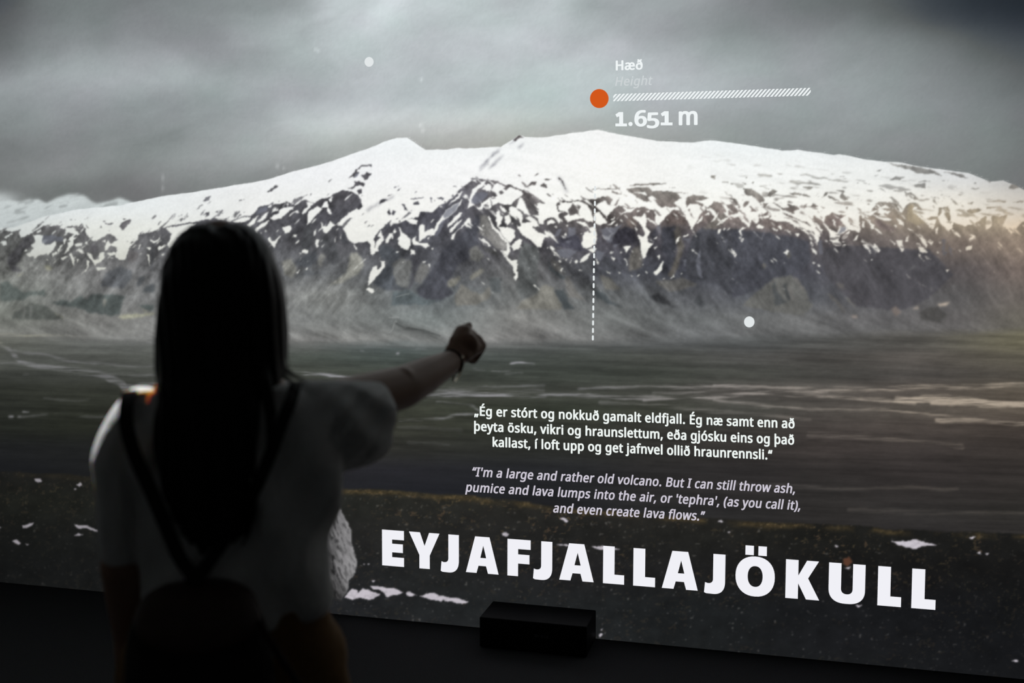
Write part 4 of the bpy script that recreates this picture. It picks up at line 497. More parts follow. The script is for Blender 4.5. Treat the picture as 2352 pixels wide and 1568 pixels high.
    # braided streams and pale bands (line, width in, width out, strength)
    S_ = [(tv((0, 20), (300, 36), (700, 45), (1040, 50), (1300, 30)), 5, 5, .55), (tv((1180, 90), (1420, 100), (1700, 110)), 4, 4, .4), (tv((0, 120), (110, 190), (180, 270), (360, 310), (560, 345), (800, 375), (950, 400), (1080, 460), (1130, 520)), 8, 16, .36),
          (tv((130, 175), (330, 190), (500, 235), (700, 285), (950, 300), (1400, 315)), 7, 5, .28), (tv((0, 300), (180, 290)), 5, 5, .25), (tv((900, 380), (1400, 390)), 6, 6, .25), (tv((1100, 500), (1500, 470)), 10, 6, .3), (tv((200, 770), (420, 755)), 4, 3, .35), (tv((80, 768), (115, 768)), 4, 4, .7), (tv((165, 768), (185, 768)), 4, 4, .6), (tv((210, 725), (250, 728)), 6, 5, .5), (tv((400, 600), (800, 630)), 7, 5, .14), (tv((500, 760), (960, 770)), 8, 8, .16), (tv((210, 395), (250, 390)), 4, 4, .3),
          (tw((100, 370), (280, 390), (480, 410), (780, 450)), 6, 5, .7), (tw((1300, 570), (1600, 575), (2352, 590)), 11, 11, .62), (tw((1370, 540), (1700, 545), (2352, 560)), 5, 5, .4), (tw((1500, 500), (2352, 490)), 5, 6, .3), (tw((1400, 520), (2352, 530)), 3, 3, .3), (tw((1390, 632), (1580, 650), (1720, 680), (1790, 720)), 3, 4, .55), (tw((1040, 805), (1250, 795), (1450, 790), (1560, 770), (1780, 755)), 3, 4, .55), (tw((2050, 305), (2150, 297), (2265, 297)), 4, 3, .95), (tw((1720, 345), (1820, 348)), 3, 3, .4), (tw((1880, 352), (2040, 355)), 3, 3, .4), (tw((1190, 165), (1280, 165)), 4, 4, .5), (tw((1030, 190), (1040, 192)), 5, 5, .7), (tw((2000, 380), (2150, 385)), 3, 3, .25), (tw((700, 165), (720, 170)), 5, 4, .35), (tw((270, 75), (480, 70), (660, 85)), 9, 6, .3), (tw((730, 140), (900, 140)), 4, 3, .3), (tw((1130, 1000), (1500, 1015)), 8, 5, .12), (tw((1050, 870), (1600, 890)), 12, 8, .1),
          ([(1180, 906), (1330, 908), (1480, 914), (1640, 912), (1760, 902), (1900, 898)], 9, 7, .5), ([(1330, 892), (1500, 888), (1700, 886), (1900, 894), (2140, 889), (2352, 886)], 6, 8, .5), ([(1480, 918), (1700, 905), (1860, 907), (1960, 914), (2060, 922), (2100, 926)], 7, 9, .55), ([(2060, 918), (2180, 912), (2280, 926), (2352, 930), (2500, 935)], 16, 18, .62), ([(2140, 924), (2220, 925), (2352, 934)], 8, 8, .6), ([(1640, 918), (1720, 928), (1860, 942), (2040, 944), (2200, 958), (2352, 968)], 5, 6, .45), ([(2150, 962), (2352, 972)], 6, 6, .45), ([(1380, 925), (1560, 935), (1700, 946), (1860, 968)], 9, 8, .24), ([(1640, 883), (1726, 885)], 4, 3, .6), ([(1500, 905), (1620, 895), (1800, 890)], 6, 5, .35), ([(2040, 888), (2260, 886), (2352, 882)], 5, 7, .5), ([(1860, 1000), (2080, 1010), (2210, 1025)], 14, 10, .2), ([(1690, 1110), (1900, 1120), (2200, 1122)], 10, 8, .12), ([(1950, 1172), (2352, 1178)], 10, 10, .1)]
    for p, w0, w1, v in S_: stroke(st, p, w0, w1, v, soft=1.4)
    st = blur(st, 1.1) * np.clip(2.6 * fbm(GU / 75, GV / 5.5, 251, 4) - .62, 0, 1.05)
    warm = np.clip((GU - 1300) / 800, 0, 1)[..., None]
    stc = (c(178, 176, 184) * (1 - warm) + c(214, 198, 178) * warm)
    wl2 = np.clip((300 - GU) / 200, 0, 1)[..., None] * np.clip((800 - GV) / 20, 0, 1)[..., None]
    stc = stc * (1 - wl2) + c(196, 192, 166) * wl2
    pl = pl * (1 - st[..., None]) + stc * st[..., None]
    gut = np.zeros_like(GU)
    for p, w0, w1, v in [(tw((950, 0), (1090, 60), (1300, 110)), 9, 4, .5)]: stroke(gut, p, w0, w1, v, soft=2)
    top = np.interp(GU, [-420, 0, 420, 660, 1000, 1300, 1700, 2000, 2352, 2800], [758, 768, 786, 784, 792, 786, 780, 768, 758, 750])
    k = np.clip((GV - top + 14 * a2) / 22 + .5, 0, 1)[..., None]
    img = img * (1 - k) + pl * k
    # small far stream below the mountain
    fs = np.zeros_like(GU)
    for p, w0, w1 in [(tc((1320, 1568), (1460, 1540)), 3, 3), ([(894, 729), (914, 727)], 4, 3), ([(909, 735), (901, 752), (892, 762)], 5, 3)]: stroke(fs, p, w0, w1, .6, soft=1.2)
    for p, w0, w1 in [(tc((1050, 1470), (1060, 1380)), 2, 2)]: stroke(fs, p, w0, w1, .3)
    img = img * (1 - .45 * fs[..., None]) + .45 * fs[..., None] * c(170, 172, 170)
    fs = np.zeros_like(GU)
    stroke(fs, [(908, 742), (930, 752), (965, 758), (1010, 770)], 6, 3, .5, soft=2)
    img = img * (1 - .4 * fs[..., None])
    # ---------------- foreground slope with moss and stones
    edge = np.interp(GU, [-420, 0, 100, 215, 500, 790, 900, 1000, 1090, 1200, 1300, 1450, 1600, 1720, 1850, 1960, 2040, 2150, 2352, 2800], [1075, 1084, 1086, 1092, 1112, 1121, 1124, 1133, 1139, 1150, 1165, 1176, 1188, 1198, 1200, 1206, 1214, 1220, 1225, 1250])
    e1 = edge + 9 * (fbm(GU / 40, GV / 20, 301, 4) - .5)
    fg = coarse([-420, 0, 250, 760, 1000, 1300, 1600, 1900, 2200, 2352, 2800], [1080, 1150, 1230, 1310, 1400, 1480, 1560, 1700],
                [[(22, 22, 21), (28, 28, 27), (31, 31, 29), (38, 37, 33), (40, 39, 35), (40, 39, 36), (42, 40, 37), (38, 37, 35), (36, 35, 34), (36, 35, 34), (22, 22, 22)],
                 [(20, 21, 20), (27, 28, 25), (30, 31, 28), (37, 38, 35), (38, 38, 35), (38, 37, 34), (40, 38, 35), (36, 35, 33), (36, 36, 34), (34, 34, 33), (22, 22, 22)],
                 [(18, 19, 19), (23, 24, 23), (26, 27, 26), (36, 36, 35), (36, 36, 35), (34, 34, 33), (33, 33, 31), (29, 29, 27), (27, 27, 26), (27, 27, 26), (20, 20, 20)],
                 [(16, 17, 17), (20, 21, 21), (23, 24, 24), (34, 35, 36), (34, 35, 35), (32, 32, 33), (30, 30, 30), (26, 26, 26), (23, 23, 23), (23, 23, 23), (18, 18, 18)],
                 [(15, 16, 16), (19, 20, 20), (22, 23, 23), (32, 33, 35), (34, 36, 37), (32, 34, 35), (28, 30, 31), (25, 26, 28), (22, 23, 25), (21, 22, 23), (18, 18, 18)],
                 [(15, 16, 16), (19, 20, 20), (22, 23, 24), (32, 33, 34), (34, 35, 37), (32, 34, 35), (28, 30, 31), (26, 27, 29), (23, 24, 26), (21, 22, 24), (18, 18, 18)],
                 [(15, 16, 16), (19, 20, 20), (22, 23, 24), (32, 33, 34), (34, 35, 37), (32, 34, 35), (28, 30, 31), (27, 29, 30), (24, 25, 27), (22, 23, 25), (18, 18, 18)],
                 [(15, 16, 16)] * 11])
    fg = fg * (1 + .35 * (fbm(GU / 30, GV / 22, 311, 4) - .5)[..., None])
    spn = fbm(GU / 9, GV / 7, 321, 3, .7); clump = fbm(GU / 90, GV / 34, 331, 3)
    sp = np.clip((spn - .60) * 7, 0, 1) * np.clip((clump - .34) * 3, 0, 1)
    hue = fbm(GU / 22, GV / 18, 341, 2)[..., None]
    spc = c(92, 84, 56) * hue + c(104, 78, 62) * (1 - hue) * 1.0
    lf = (.45 + .55 * np.clip((GU - 300) / 500, 0, 1) - .3 * np.clip((GU - 1900) / 400, 0, 1))[..., None]
    up = np.clip(1 - (GV - edge) / 330, .3, 1)[..., None]
    fg = fg * (1 - .55 * sp[..., None] * lf * up) + spc * .55 * sp[..., None] * lf * up
    grey = np.clip((fbm(GU / 6.5, GV / 5.5, 351, 2) - .80) * 12, 0, 1)[..., None]
    fg = fg + blur(grey[..., 0], .7)[..., None] * c(44, 42, 40) * lf
    moss = np.exp(-((GV - e1 - 7) / 7) ** 2) * np.clip((fbm(GU / 55, GV / 60, 361, 3) - .36) * 4, 0, 1) * np.where(GU > 760, 1, .25)
    fg = fg * (1 - .5 * moss[..., None]) + .5 * moss[..., None] * (c(92, 76, 48) * (.5 + 1.0 * spn[..., None]))
    k = np.clip((GV - e1) / 5 + .5, 0, 1)[..., None]
    img = img * (1 - k) + fg * k
    # snow patches and stones of the foreground
    WU = GU + 5 * (fbm(GU / 14, GV / 10, 371, 3) - .5); WV = GV + 5 * (fbm(GU / 14, GV / 10, 381, 3) - .5)
    sp = np.zeros_like(GU)
    for p in [ty((230, 1225), (300, 1120), (360, 1140), (370, 1170), (420, 1115), (480, 1140), (600, 1190), (540, 1220), (500, 1245), (400, 1225), (300, 1235)), ty((490, 1100), (560, 1100), (640, 1115), (740, 1125), (840, 1170), (780, 1190), (720, 1190), (670, 1210), (630, 1170), (590, 1140), (520, 1130)), ty((860, 1170), (900, 1150), (960, 1190), (920, 1205), (870, 1195)), ty((1000, 1200), (1080, 1180), (1150, 1175), (1280, 1215), (1400, 1220), (1510, 1270), (1440, 1280), (1290, 1260), (1250, 1235), (1230, 1255), (1100, 1230)), ty((960, 1190), (1010, 1195), (1000, 1200)),
              tx((885, 920), (960, 920), (1000, 910), (1060, 930), (1100, 938), (1020, 945), (1000, 955), (940, 945)), tx((1240, 900), (1275, 900), (1260, 910)), tx((1280, 972), (1300, 965), (1300, 980)), tx((1320, 975), (1340, 978), (1325, 985)), tx((92, 828), (110, 820), (120, 835)), tx((680, 1040), (705, 1035), (700, 1048)), tx((720, 1210), (760, 1208), (740, 1222)), tx((1440, 1465), (1465, 1460), (1470, 1475)), tx((140, 875), (155, 878), (148, 885)), tx((630, 940), (650, 945), (638, 950)),
              tz((310, 155), (360, 155), (385, 180), (350, 190), (320, 175)), tz((690, 205), (720, 185), (745, 210), (715, 225)), tz((660, 245), (690, 235), (685, 255)), tz((195, 570), (220, 570), (310, 550), (290, 575), (240, 600), (210, 600)), tz((665, 565), (790, 575), (890, 620), (880, 640), (790, 600), (690, 595)), tz((665, 665), (710, 645), (755, 660), (720, 670)), tz((105, 715), (140, 700), (190, 730), (170, 742), (120, 730)), tz((230, 740), (260, 745), (240, 755)), tz((0, 580), (15, 595), (0, 602)),
              [(1286, 1192), (1292, 1188), (1307, 1195), (1303, 1199)], [(1153, 1224), (1160, 1221), (1171, 1226), (1165, 1230), (1156, 1229)], [(1270, 1249), (1320, 1251), (1345, 1256), (1300, 1254)], [(1354, 1255), (1385, 1254), (1425, 1262), (1380, 1262)], ty((425, 870), (440, 870), (435, 895)), ty((465, 870), (490, 870), (475, 890)), ty((510, 1045), (545, 1045), (525, 1065)), [(1374, 1458), (1382, 1453), (1384, 1456), (1376, 1463)], [(1380, 1446), (1386, 1440), (1384, 1447)]]:
        poly(sp, p)
    sp = blur(sp, .8) * (.75 + .5 * fbm(GU / 12, GV / 8, 391, 3)).clip(0, 1)
    lvl = np.interp(GU, [0, 500, 780, 1100, 1600, 2200], [150, 150, 196, 190, 200, 200])
    img = img * (1 - sp[..., None]) + sp[..., None] * lvl[..., None] * c(1.0, .97, 1.01)
    # the standing stone, right of the visitor's hip
    rk = np.zeros_like(GU)
    poly(rk, ty((-60, 700), (40, 560), (120, 420), (180, 300), (240, 400), (300, 530), (300, 640), (330, 740), (362, 860), (345, 960), (280, 1040), (260, 1160), (200, 1240), (110, 1230), (-60, 1240)))
    rk = blur(rk, .9)
    t = fbm(*rot(1.15, 26, 8), 401, 4) - .5
    lit = np.clip((GU - 762) / 34, 0, 1)
    rcx = (96 + 44 * lit + 70 * t * (1.2 - .5 * lit)) - 42 * np.clip((GV - 1325) / 40, 0, 1) - 12 * np.clip((800 - GU) / 60, 0, 1)
    pit = np.clip((fbm(*rot(1.2, 15, 4.5), 411, 3) - .56) * 9, 0, 1) * (1 - .55 * lit)
    rcx = rcx * (1 - .55 * blur(pit, .7))
    img = img * (1 - rk[..., None]) + rk[..., None] * rcx[..., None] * c(1.0, .99, 1.0)
    rr = np.zeros_like(GU); poly(rr, [(1936, 1284), (1950, 1278), (1958, 1290), (1948, 1300), (1938, 1296)]); rr = blur(rr, 1)
    img = img * (1 - rr[..., None]) + rr[..., None] * c(88, 58, 44)
    # grain of the projection surface
    rs = np.random.RandomState(5)
    g = fbm(GU / 4.2, GV / 4.2, 501, 2) - .5
    img = img * (1 + .045 * g[..., None]) 
    WU = GU; WV = GV
    return np.clip(img, 2, 250) / 255.0

# ---------------------------------------------------------------- helpers
def tag(o, label=None, cat=None, group=None, kind=None):
    for k, v in (('label', label), ('category', cat), ('group', group), ('kind', kind)):
        if v: o[k] = v
    return o


def empty(name, loc=(0, 0, 0), rotz=0.0):
    o = bpy.data.objects.new(name, None); C.objects.link(o)
    o.location = loc; o.rotation_euler = (0, 0, rotz); o.empty_display_size = .1
    return o


def obj(name, me, mat, parent=None, smooth=False):
    if isinstance(me, bmesh.types.BMesh):
        m = bpy.data.meshes.new(name); bmesh.ops.recalc_face_normals(me, faces=me.faces[:]); me.to_mesh(m); me.free(); me = m
    o = bpy.data.objects.new(name, me); C.objects.link(o)
    if mat is not None: me.materials.clear(); me.materials.append(mat)
    if parent is not None: o.parent = parent
    if smooth:
        me.polygons.foreach_set('use_smooth', np.ones(len(me.polygons), bool))
    return o


def evaluated(o):
    """the object's mesh after its modifiers"""
    dg = bpy.context.evaluated_depsgraph_get()
    return bpy.data.meshes.new_from_object(o.evaluated_get(dg))


def lin(c):
    return tuple((x / 12.92 if x <= .04045 else ((x + .055) / 1.055) ** 2.4) for x in [v / 255 for v in c])


def material(name, col, rough=.7, noise=0.0, scale=20.0, bump=0.0, spec=.5, metal=0.0, stretch=(1, 1, 1), sheen=0.0):
    m = bpy.data.materials.new(name); m.use_nodes = True
    nt = m.node_tree; b = nt.nodes['Principled BSDF']
    b.inputs['Roughness'].default_value = rough; b.inputs['Metallic'].default_value = metal
    b.inputs['Specular IOR Level'].default_value = spec
    if sheen: b.inputs['Sheen Weight'].default_value = sheen
    b.inputs['Base Color'].default_value = (*col, 1)
    if noise or bump:
        tc_ = nt.nodes.new('ShaderNodeTexCoord'); mp = nt.nodes.new('ShaderNodeMapping'); n = nt.nodes.new('ShaderNodeTexNoise')
        mp.inputs['Scale'].default_value = stretch; n.inputs['Scale'].default_value = scale; n.inputs['Detail'].default_value = 5
        nt.links.new(tc_.outputs['Object'], mp.inputs['Vector']); nt.links.new(mp.outputs['Vector'], n.inputs['Vector'])
        if noise:
            r = nt.nodes.new('ShaderNodeValToRGB')
            r.color_ramp.elements[0].color = (*[c * (1 - noise) for c in col], 1); r.color_ramp.elements[1].color = (*[min(1, c * (1 + noise)) for c in col], 1)
            r.color_ramp.elements[0].position = .3; r.color_ramp.elements[1].position = .7
            nt.links.new(n.outputs['Fac'], r.inputs['Fac']); nt.links.new(r.outputs['Color'], b.inputs['Base Color'])
        if bump:
            bp = nt.nodes.new('ShaderNodeBump'); bp.inputs['Strength'].default_value = bump; bp.inputs['Distance'].default_value = .01
            nt.links.new(n.outputs['Fac'], bp.inputs['Height']); nt.links.new(bp.outputs['Normal'], b.inputs['Normal'])
    return m


def glow(name, col=None, attr=None):
    """what the projector lights up on the screen gives off light"""
    m = bpy.data.materials.new(name); m.use_nodes = True; nt = m.node_tree; nt.nodes.clear()
    o = nt.nodes.new('ShaderNodeOutputMaterial'); e = nt.nodes.new('ShaderNodeEmission')
    nt.links.new(e.outputs[0], o.inputs['Surface'])
    if attr:
        a = nt.nodes.new('ShaderNodeAttribute'); a.attribute_name = attr; nt.links.new(a.outputs['Color'], e.inputs['Color'])
    else: e.inputs['Color'].default_value = (*lin(col), 1)
    m.cycles.emission_sampling = 'NONE'
    return m


def box(bm, lo, hi):
    v = [bm.verts.new((x, y, z)) for x in (lo[0], hi[0]) for y in (lo[1], hi[1]) for z in (lo[2], hi[2])]
    for f in ((0, 1, 3, 2), (4, 6, 7, 5), (0, 4, 5, 1), (2, 3, 7, 6), (0, 2, 6, 4), (1, 5, 7, 3)): bm.faces.new([v[i] for i in f])


def slab(name, lo, hi, mat, kind='structure'):
    bm = bmesh.new(); box(bm, lo, hi); o = obj(name, bm, mat); o['kind'] = kind
    return o


def loft(bm, rings, close_ends=True):
    """skin a list of rings (equal counts)"""
    vs_ = [[bm.verts.new(p) for p in r] for r in rings]; n = len(rings[0])
    for a, b in zip(vs_, vs_[1:]):
        for i in range(n): bm.faces.new((a[i], a[(i + 1) % n], b[(i + 1) % n], b[i]))
    if close_ends:
        for r in (vs_[0], vs_[-1]):
            c = bm.verts.new(sum((v.co for v in r), Vector()) / n)
            for i in range(n):
                bm.faces.new((r[i], r[(i + 1) % n], c))
    return vs_


def capsule(bm, a, b, ra, rb, seg=14, rows=6):
    """a tapered limb piece with round ends"""
    a = Vector(a); b = Vector(b); d = b - a; L = d.length; d = d / L if L > 1e-6 else Vector((0, 0, 1))
    q = d.to_track_quat('Z', 'Y'); rings = []
    for k in range(rows + 1):
        t = math.pi / 2 * k / rows; rings.append((a - d * ra * math.cos(t), max(ra * math.sin(t), .0006)))
    for k in range(rows + 1):
        t = math.pi / 2 * k / rows; rings.append((b + d * rb * math.sin(t), max(rb * math.cos(t), .0006)))
    loft(bm, [[c + q @ Vector((r * math.cos(2 * math.pi * i / seg), r * math.sin(2 * math.pi * i / seg), 0)) for i in range(seg)] for c, r in rings])


def ball(bm, c, rad, seg=18, rows=12, rotm=None):
    R_ = rotm or Matrix.Identity(3); rings = []
    for k in range(rows + 1):
        t = math.pi * k / rows; s = max(math.sin(t), .01)
        rings.append([Vector(c) + R_ @ Vector((rad[0] * s * math.cos(2 * math.pi * i / seg), rad[1] * s * math.sin(2 * math.pi * i / seg), -rad[2] * math.cos(t))) for i in range(seg)])
    loft(bm, rings)


def fuse(name, bm, mat, parent, voxel=.006, smooth=2):
    """grow overlapping limb pieces into one continuous skin"""
    o = obj(name, bm, mat, None)
    m = o.modifiers.new('r', 'REMESH'); m.mode = 'VOXEL'; m.voxel_size = voxel
    if smooth: s = o.modifiers.new('s', 'SMOOTH'); s.iterations = smooth; s.factor = .5
    me = evaluated(o); old = o.data; o.modifiers.clear(); o.data = me; bpy.data.meshes.remove(old)
    me.materials.clear(); me.materials.append(mat)
    me.polygons.foreach_set('use_smooth', np.ones(len(me.polygons), bool))
    if parent is not None: o.parent = parent
    return o


def hull_noise(x, y, z, s):
    from mathutils import noise
    return noise.fractal(Vector((x, y, z)) * s, 1.0, 2.0, 3)


# ---------------------------------------------------------------- the room
M_FLOOR = material('dark_carpet', (.034, .035, .039), .95, .35, 260, .4)
M_WALL = material('grey_wall_paint', (.58, .58, .58), .9, .04, 8)
M_PALE_WALL = material('pale_wall_paint', (.86, .86, .86), .9, .03, 8)  # unseen left wall, set close and pale to bounce light onto her back
M_DARK_WALL = material('dark_wall_paint', (.25, .25, .25), .9, .05, 8)  # unseen right wall, darkened so less light bounces from that side
M_BLACK = material('black_wall_paint', (.03, .03, .032), .9, .1, 8)
LEFT = wall_at(-420, 700).x; RIGHT = wall_at(2790, 700).x; TOP = 2.95
XL, XR, YB, ZC = LEFT - .06, RIGHT + .5, -6.4, 3.1
slab('floor', (XL, YB, -.1), (XR, .12, 0), M_FLOOR)
slab('wall_front', (XL, .03, 0), (XR, .12, ZC), M_BLACK)
slab('wall_back', (XL, YB - .1, 0), (XR, YB, ZC), M_WALL)
slab('wall_left', (XL - .1, YB, 0), (XL, .12, ZC), M_PALE_WALL)
slab('wall_right', (XR, YB, 0), (XR + .1, .12, ZC), M_DARK_WALL)
slab('ceiling', (XL, YB, ZC), (XR, .12, ZC + .1), M_WALL)

# ---------------------------------------------------------------- the projection screen and its picture
screen = tag(empty('projection_screen', (0, 0, 0)), 'huge projected landscape of a snow-capped volcano above a dark plain, with white lettering', 'screen')
M_BOARD = material('white_screen_paint', (.8, .8, .8), .85, .03, 40)
bm = bmesh.new(); box(bm, (LEFT, .006, .002), (RIGHT, .03, TOP)); obj('screen_board', bm, M_BOARD, screen)
PIC = picture()
M_PIC = glow('projected_picture', attr='picture')


def picture_part(name, x0, x1, z0, z1, dx, dz, y, label, above=None):
    nx = int((x1 - x0) / dx) + 1; nz = max(2, int((z1 - z0) / dz) + 1)
    X, Z = np.meshgrid(np.linspace(x0, x1, nx), np.linspace(z0, z1, nz))
    u, v = trace_of(X, 0 * X + y, Z)
    fu = np.clip((u - U0) / STEP - .5, 0, NU - 1.001); fv = np.clip((v - V0) / STEP - .5, 0, NV - 1.001)
    i = fu.astype(int); j = fv.astype(int); a = (fu - i)[..., None]; b = (fv - j)[..., None]
    col = (PIC[j, i] * (1 - a) + PIC[j, i + 1] * a) * (1 - b) + (PIC[j + 1, i] * (1 - a) + PIC[j + 1, i + 1] * a) * b
    col = np.where(col <= .04045, col / 12.92, ((col + .055) / 1.055) ** 2.4)
    idx = np.arange(nx * nz).reshape(nz, nx)
    q = np.stack([idx[:-1, :-1], idx[:-1, 1:], idx[1:, 1:], idx[1:, :-1]], -1).reshape(-1, 4)
    if above is not None:
        keep = v > np.interp(u, [p[0] for p in SKYLINE], [min(p[1], 460 if p[0] < 320 else 999) for p in SKYLINE]) - 5
        q = q[keep.ravel()[q].all(1)]
    used = np.zeros(nx * nz, bool); used[q.ravel()] = True; new = np.cumsum(used) - 1; q = new[q]
    co = np.stack([X, 0 * X + y, Z], -1).reshape(-1, 3)[used]; col = col.reshape(-1, 3)[used]
    me = bpy.data.meshes.new(name)
    me.vertices.add(len(co)); me.vertices.foreach_set('co', co.astype(np.float32).ravel())
    me.loops.add(q.size); me.loops.foreach_set('vertex_index', q.astype(np.int32).ravel())
    me.polygons.add(len(q)); me.polygons.foreach_set('loop_start', (np.arange(len(q)) * 4).astype(np.int32))
    me.update(calc_edges=True)
    at = me.attributes.new('picture', 'FLOAT_COLOR', 'POINT')
    at.data.foreach_set('color', np.concatenate([col, np.ones((len(col), 1))], 1).astype(np.float32).ravel())
    o = obj(name, me, M_PIC, screen); tag(o, label)
    return o


ZM = wall_at(1176, 786).z; ZF = wall_at(1176, 1128).z; ZS = wall_at(1176, 296).z
PXM = 1 / 600.0
picture_part('sky_picture', LEFT, RIGHT, wall_at(1176, 560).z, TOP, 4.5 * PXM, 4.5 * PXM, .0012, 'grey clouded sky of the projected picture')
picture_part('mountain_picture', LEFT, RIGHT, ZM, ZS, 2.0 * PXM, 1.75 * PXM, 0, 'snow-capped volcano with dark cliffs in the projected picture', above=True)
picture_part('plain_picture', LEFT, RIGHT, ZF, ZM, 2.1 * PXM, 1.8 * PXM, 0, 'dark braided river plain of the projected picture')
picture_part('slope_picture', LEFT, RIGHT, .004, ZF, 2.1 * PXM, 1.8 * PXM, 0, 'dark mossy foreground with snow patches in the projected picture')
del PIC

# lettering and marks: outlines traced in picture coordinates, laid on the screen
M_WHITE = glow('lettering_white', (240, 240, 246)); M_QUOTE = glow('lettering_bright', (240, 246, 243)); M_GREY = glow('lettering_grey', (203, 198, 210))
M_PALE = glow('lettering_pale', (205, 211, 213)); M_NUM = glow('lettering_figures', (240, 245, 246)); M_ORANGE = glow('marker_orange', (211, 88, 28)); M_DOT = glow('dot_white', (226, 231, 232))
LAY = -.0025


def on_screen(polys, name, mat, label=None, y=LAY):
    """polys: lists of traced points; each a filled face"""
    bm = bmesh.new()
    for p in polys:
        vs_ = [bm.verts.new(wall_at(a, b, y)) for a, b in p]
        bm.faces.new(vs_).normal_update()
    bmesh.ops.triangulate(bm, faces=bm.faces[:], ngon_method='EAR_CLIP')
    o = obj(name, bm, mat, screen)
    if label: o['label'] = label
    return o


def arc(cx, cy, rx, ry, a0, a1, n=18):
    return [(cx + rx * math.cos(math.radians(a0 + (a1 - a0) * k / n)), cy + ry * math.sin(math.radians(a0 + (a1 - a0) * k / n))) for k in range(n + 1)]


# the title, letter by letter in a unit box
def band(outer, inner):
    """strip between two equally long outlines, as quads"""
    return [[outer[k], outer[k + 1], inner[k + 1], inner[k]] for k in range(len(outer) - 1)]


def sup(cx, cy, rx, ry, a0, a1, n=28, e=.86):
    out = []
    for k in range(n + 1):
        t = math.radians(a0 + (a1 - a0) * k / n); c_, s_ = math.cos(t), math.sin(t)
        out.append((cx + rx * math.copysign(abs(c_) ** e, c_), cy + ry * math.copysign(abs(s_) ** e, s_)))
    return out


GLY = {
    'E': [[(0, 0), (1, 0), (1, .25), (.46, .25), (.46, 1), (0, 1)], [(.46, .74), (1, .74), (1, 1), (.46, 1)], [(.46, .385), (.95, .385), (.95, .625), (.46, .625)]],
    'F': [[(0, 0), (.46, 0), (.46, 1), (0, 1)], [(.46, .74), (1, .74), (1, 1), (.46, 1)], [(.46, .345), (.95, .345), (.95, .595), (.46, .595)]],
    'L': [[(0, 0), (1, 0), (1, .25), (.54, .25), (.54, 1), (0, 1)]],
    'Y': [[(.34, 0), (.68, 0), (.68, .37), (1, 1), (.66, 1), (.51, .63), (.36, 1), (0, 1), (.34, .37)]],
    'A': [[(0, 0), (.325, 0), (.385, .20), (.615, .20), (.62, .42), (.44, .42), (.53, .76), (.50, 1), (.28, 1)], [(.72, 1), (.50, 1), (.53, .76), (.62, .42), (.615, .20), (.675, 0), (1, 0)]],
    'J': [[(.42, 1), (1, 1), (1, .30)] + sup(.42, .30, .58, .35, 0, -90, 14, .8) + [(.10, -.045), (0, -.02), (.04, .245), (.16, .225)] + sup(.20, .34, .22, .115, -90, 0, 8)],
    'K': [[(0, 0), (.37, 0), (.37, 1), (0, 1)], [(.37, .40), (.61, 0), (1, 0), (.66, .545), (.97, 1), (.62, 1), (.37, .60)]],
    'U': band([(0, 1)] + sup(.5, .36, .5, .39, 180, 360, 24, .8) + [(1, 1)], [(.34, 1)] + sup(.5, .36, .16, .145, 180, 360, 24) + [(.66, 1)]),
    'Ö': band(sup(.5, .49, .5, .52, 0, 360, 40, .9), sup(.5, .49, .19, .27, 0, 360, 40, .9)) + [[(.24, 1.04), (.455, 1.04), (.455, 1.285), (.24, 1.285)], [(.57, 1.04), (.785, 1.04), (.785, 1.285), (.57, 1.285)]],
}
TITLE = [('E', 65, 152), ('Y', 172, 293), ('J', 298, 370), ('A', 398, 528), ('F', 563, 655), ('J', 665, 741), ('A', 769, 906), ('L', 943, 1027), ('L', 1063, 1150), ('A', 1177, 1320), ('J', 1345, 1428),
         ('Ö', 1469, 1625), ('K', 1668, 1803), ('U', 1839, 1984), ('L', 2034, 2128), ('L', 2169, 2265)]
sc_ = 1360 / 2352
polys = []
for g, a, b in TITLE:
    for p in GLY[g]:
        q = []
        for x, y in p:
            zx = a + (b - a) * x
            yb = 203.5 + (381 - 203.5) * (zx - 65) / 2200; yt = 61.5 + (221 - 61.5) * (zx - 65) / 2170
            lean = (y - .5) * (-1 + 7 * (zx - 65) / 2200) * .8
            q.append((840 + (zx + lean) * sc_, 1180 + (yb + (yt - yb) * y) * sc_))
        polys.append(q)
on_screen(polys, 'title_lettering', M_WHITE, 'big bold white capitals along the bottom of the screen')

try:
    FONT = bpy.data.fonts.load(os.path.join(bpy.utils.system_resource('DATAFILES', path='fonts'), 'NotoSansHebrew-Regular.woff2'))
except Exception:
    FONT = None


def glyphs(body, shear=0.0, spacing=1.0):
    """triangles of a line of text in em units"""
    c_ = bpy.data.curves.new('t', 'FONT'); c_.body = body; c_.shear = shear; c_.space_character = spacing; c_.resolution_u = 4
    if FONT: c_.font = FONT
    o = bpy.data.objects.new('t', c_); C.objects.link(o)
    bpy.context.view_layer.update()
    me = evaluated(o); bpy.data.objects.remove(o)
    me.calc_loop_triangles()
    v = np.array([p.co[:2] for p in me.vertices]); t = np.array([tuple(l.vertices) for l in me.loop_triangles])
    bpy.data.meshes.remove(me); bpy.data.curves.remove(c_)
    return v, t


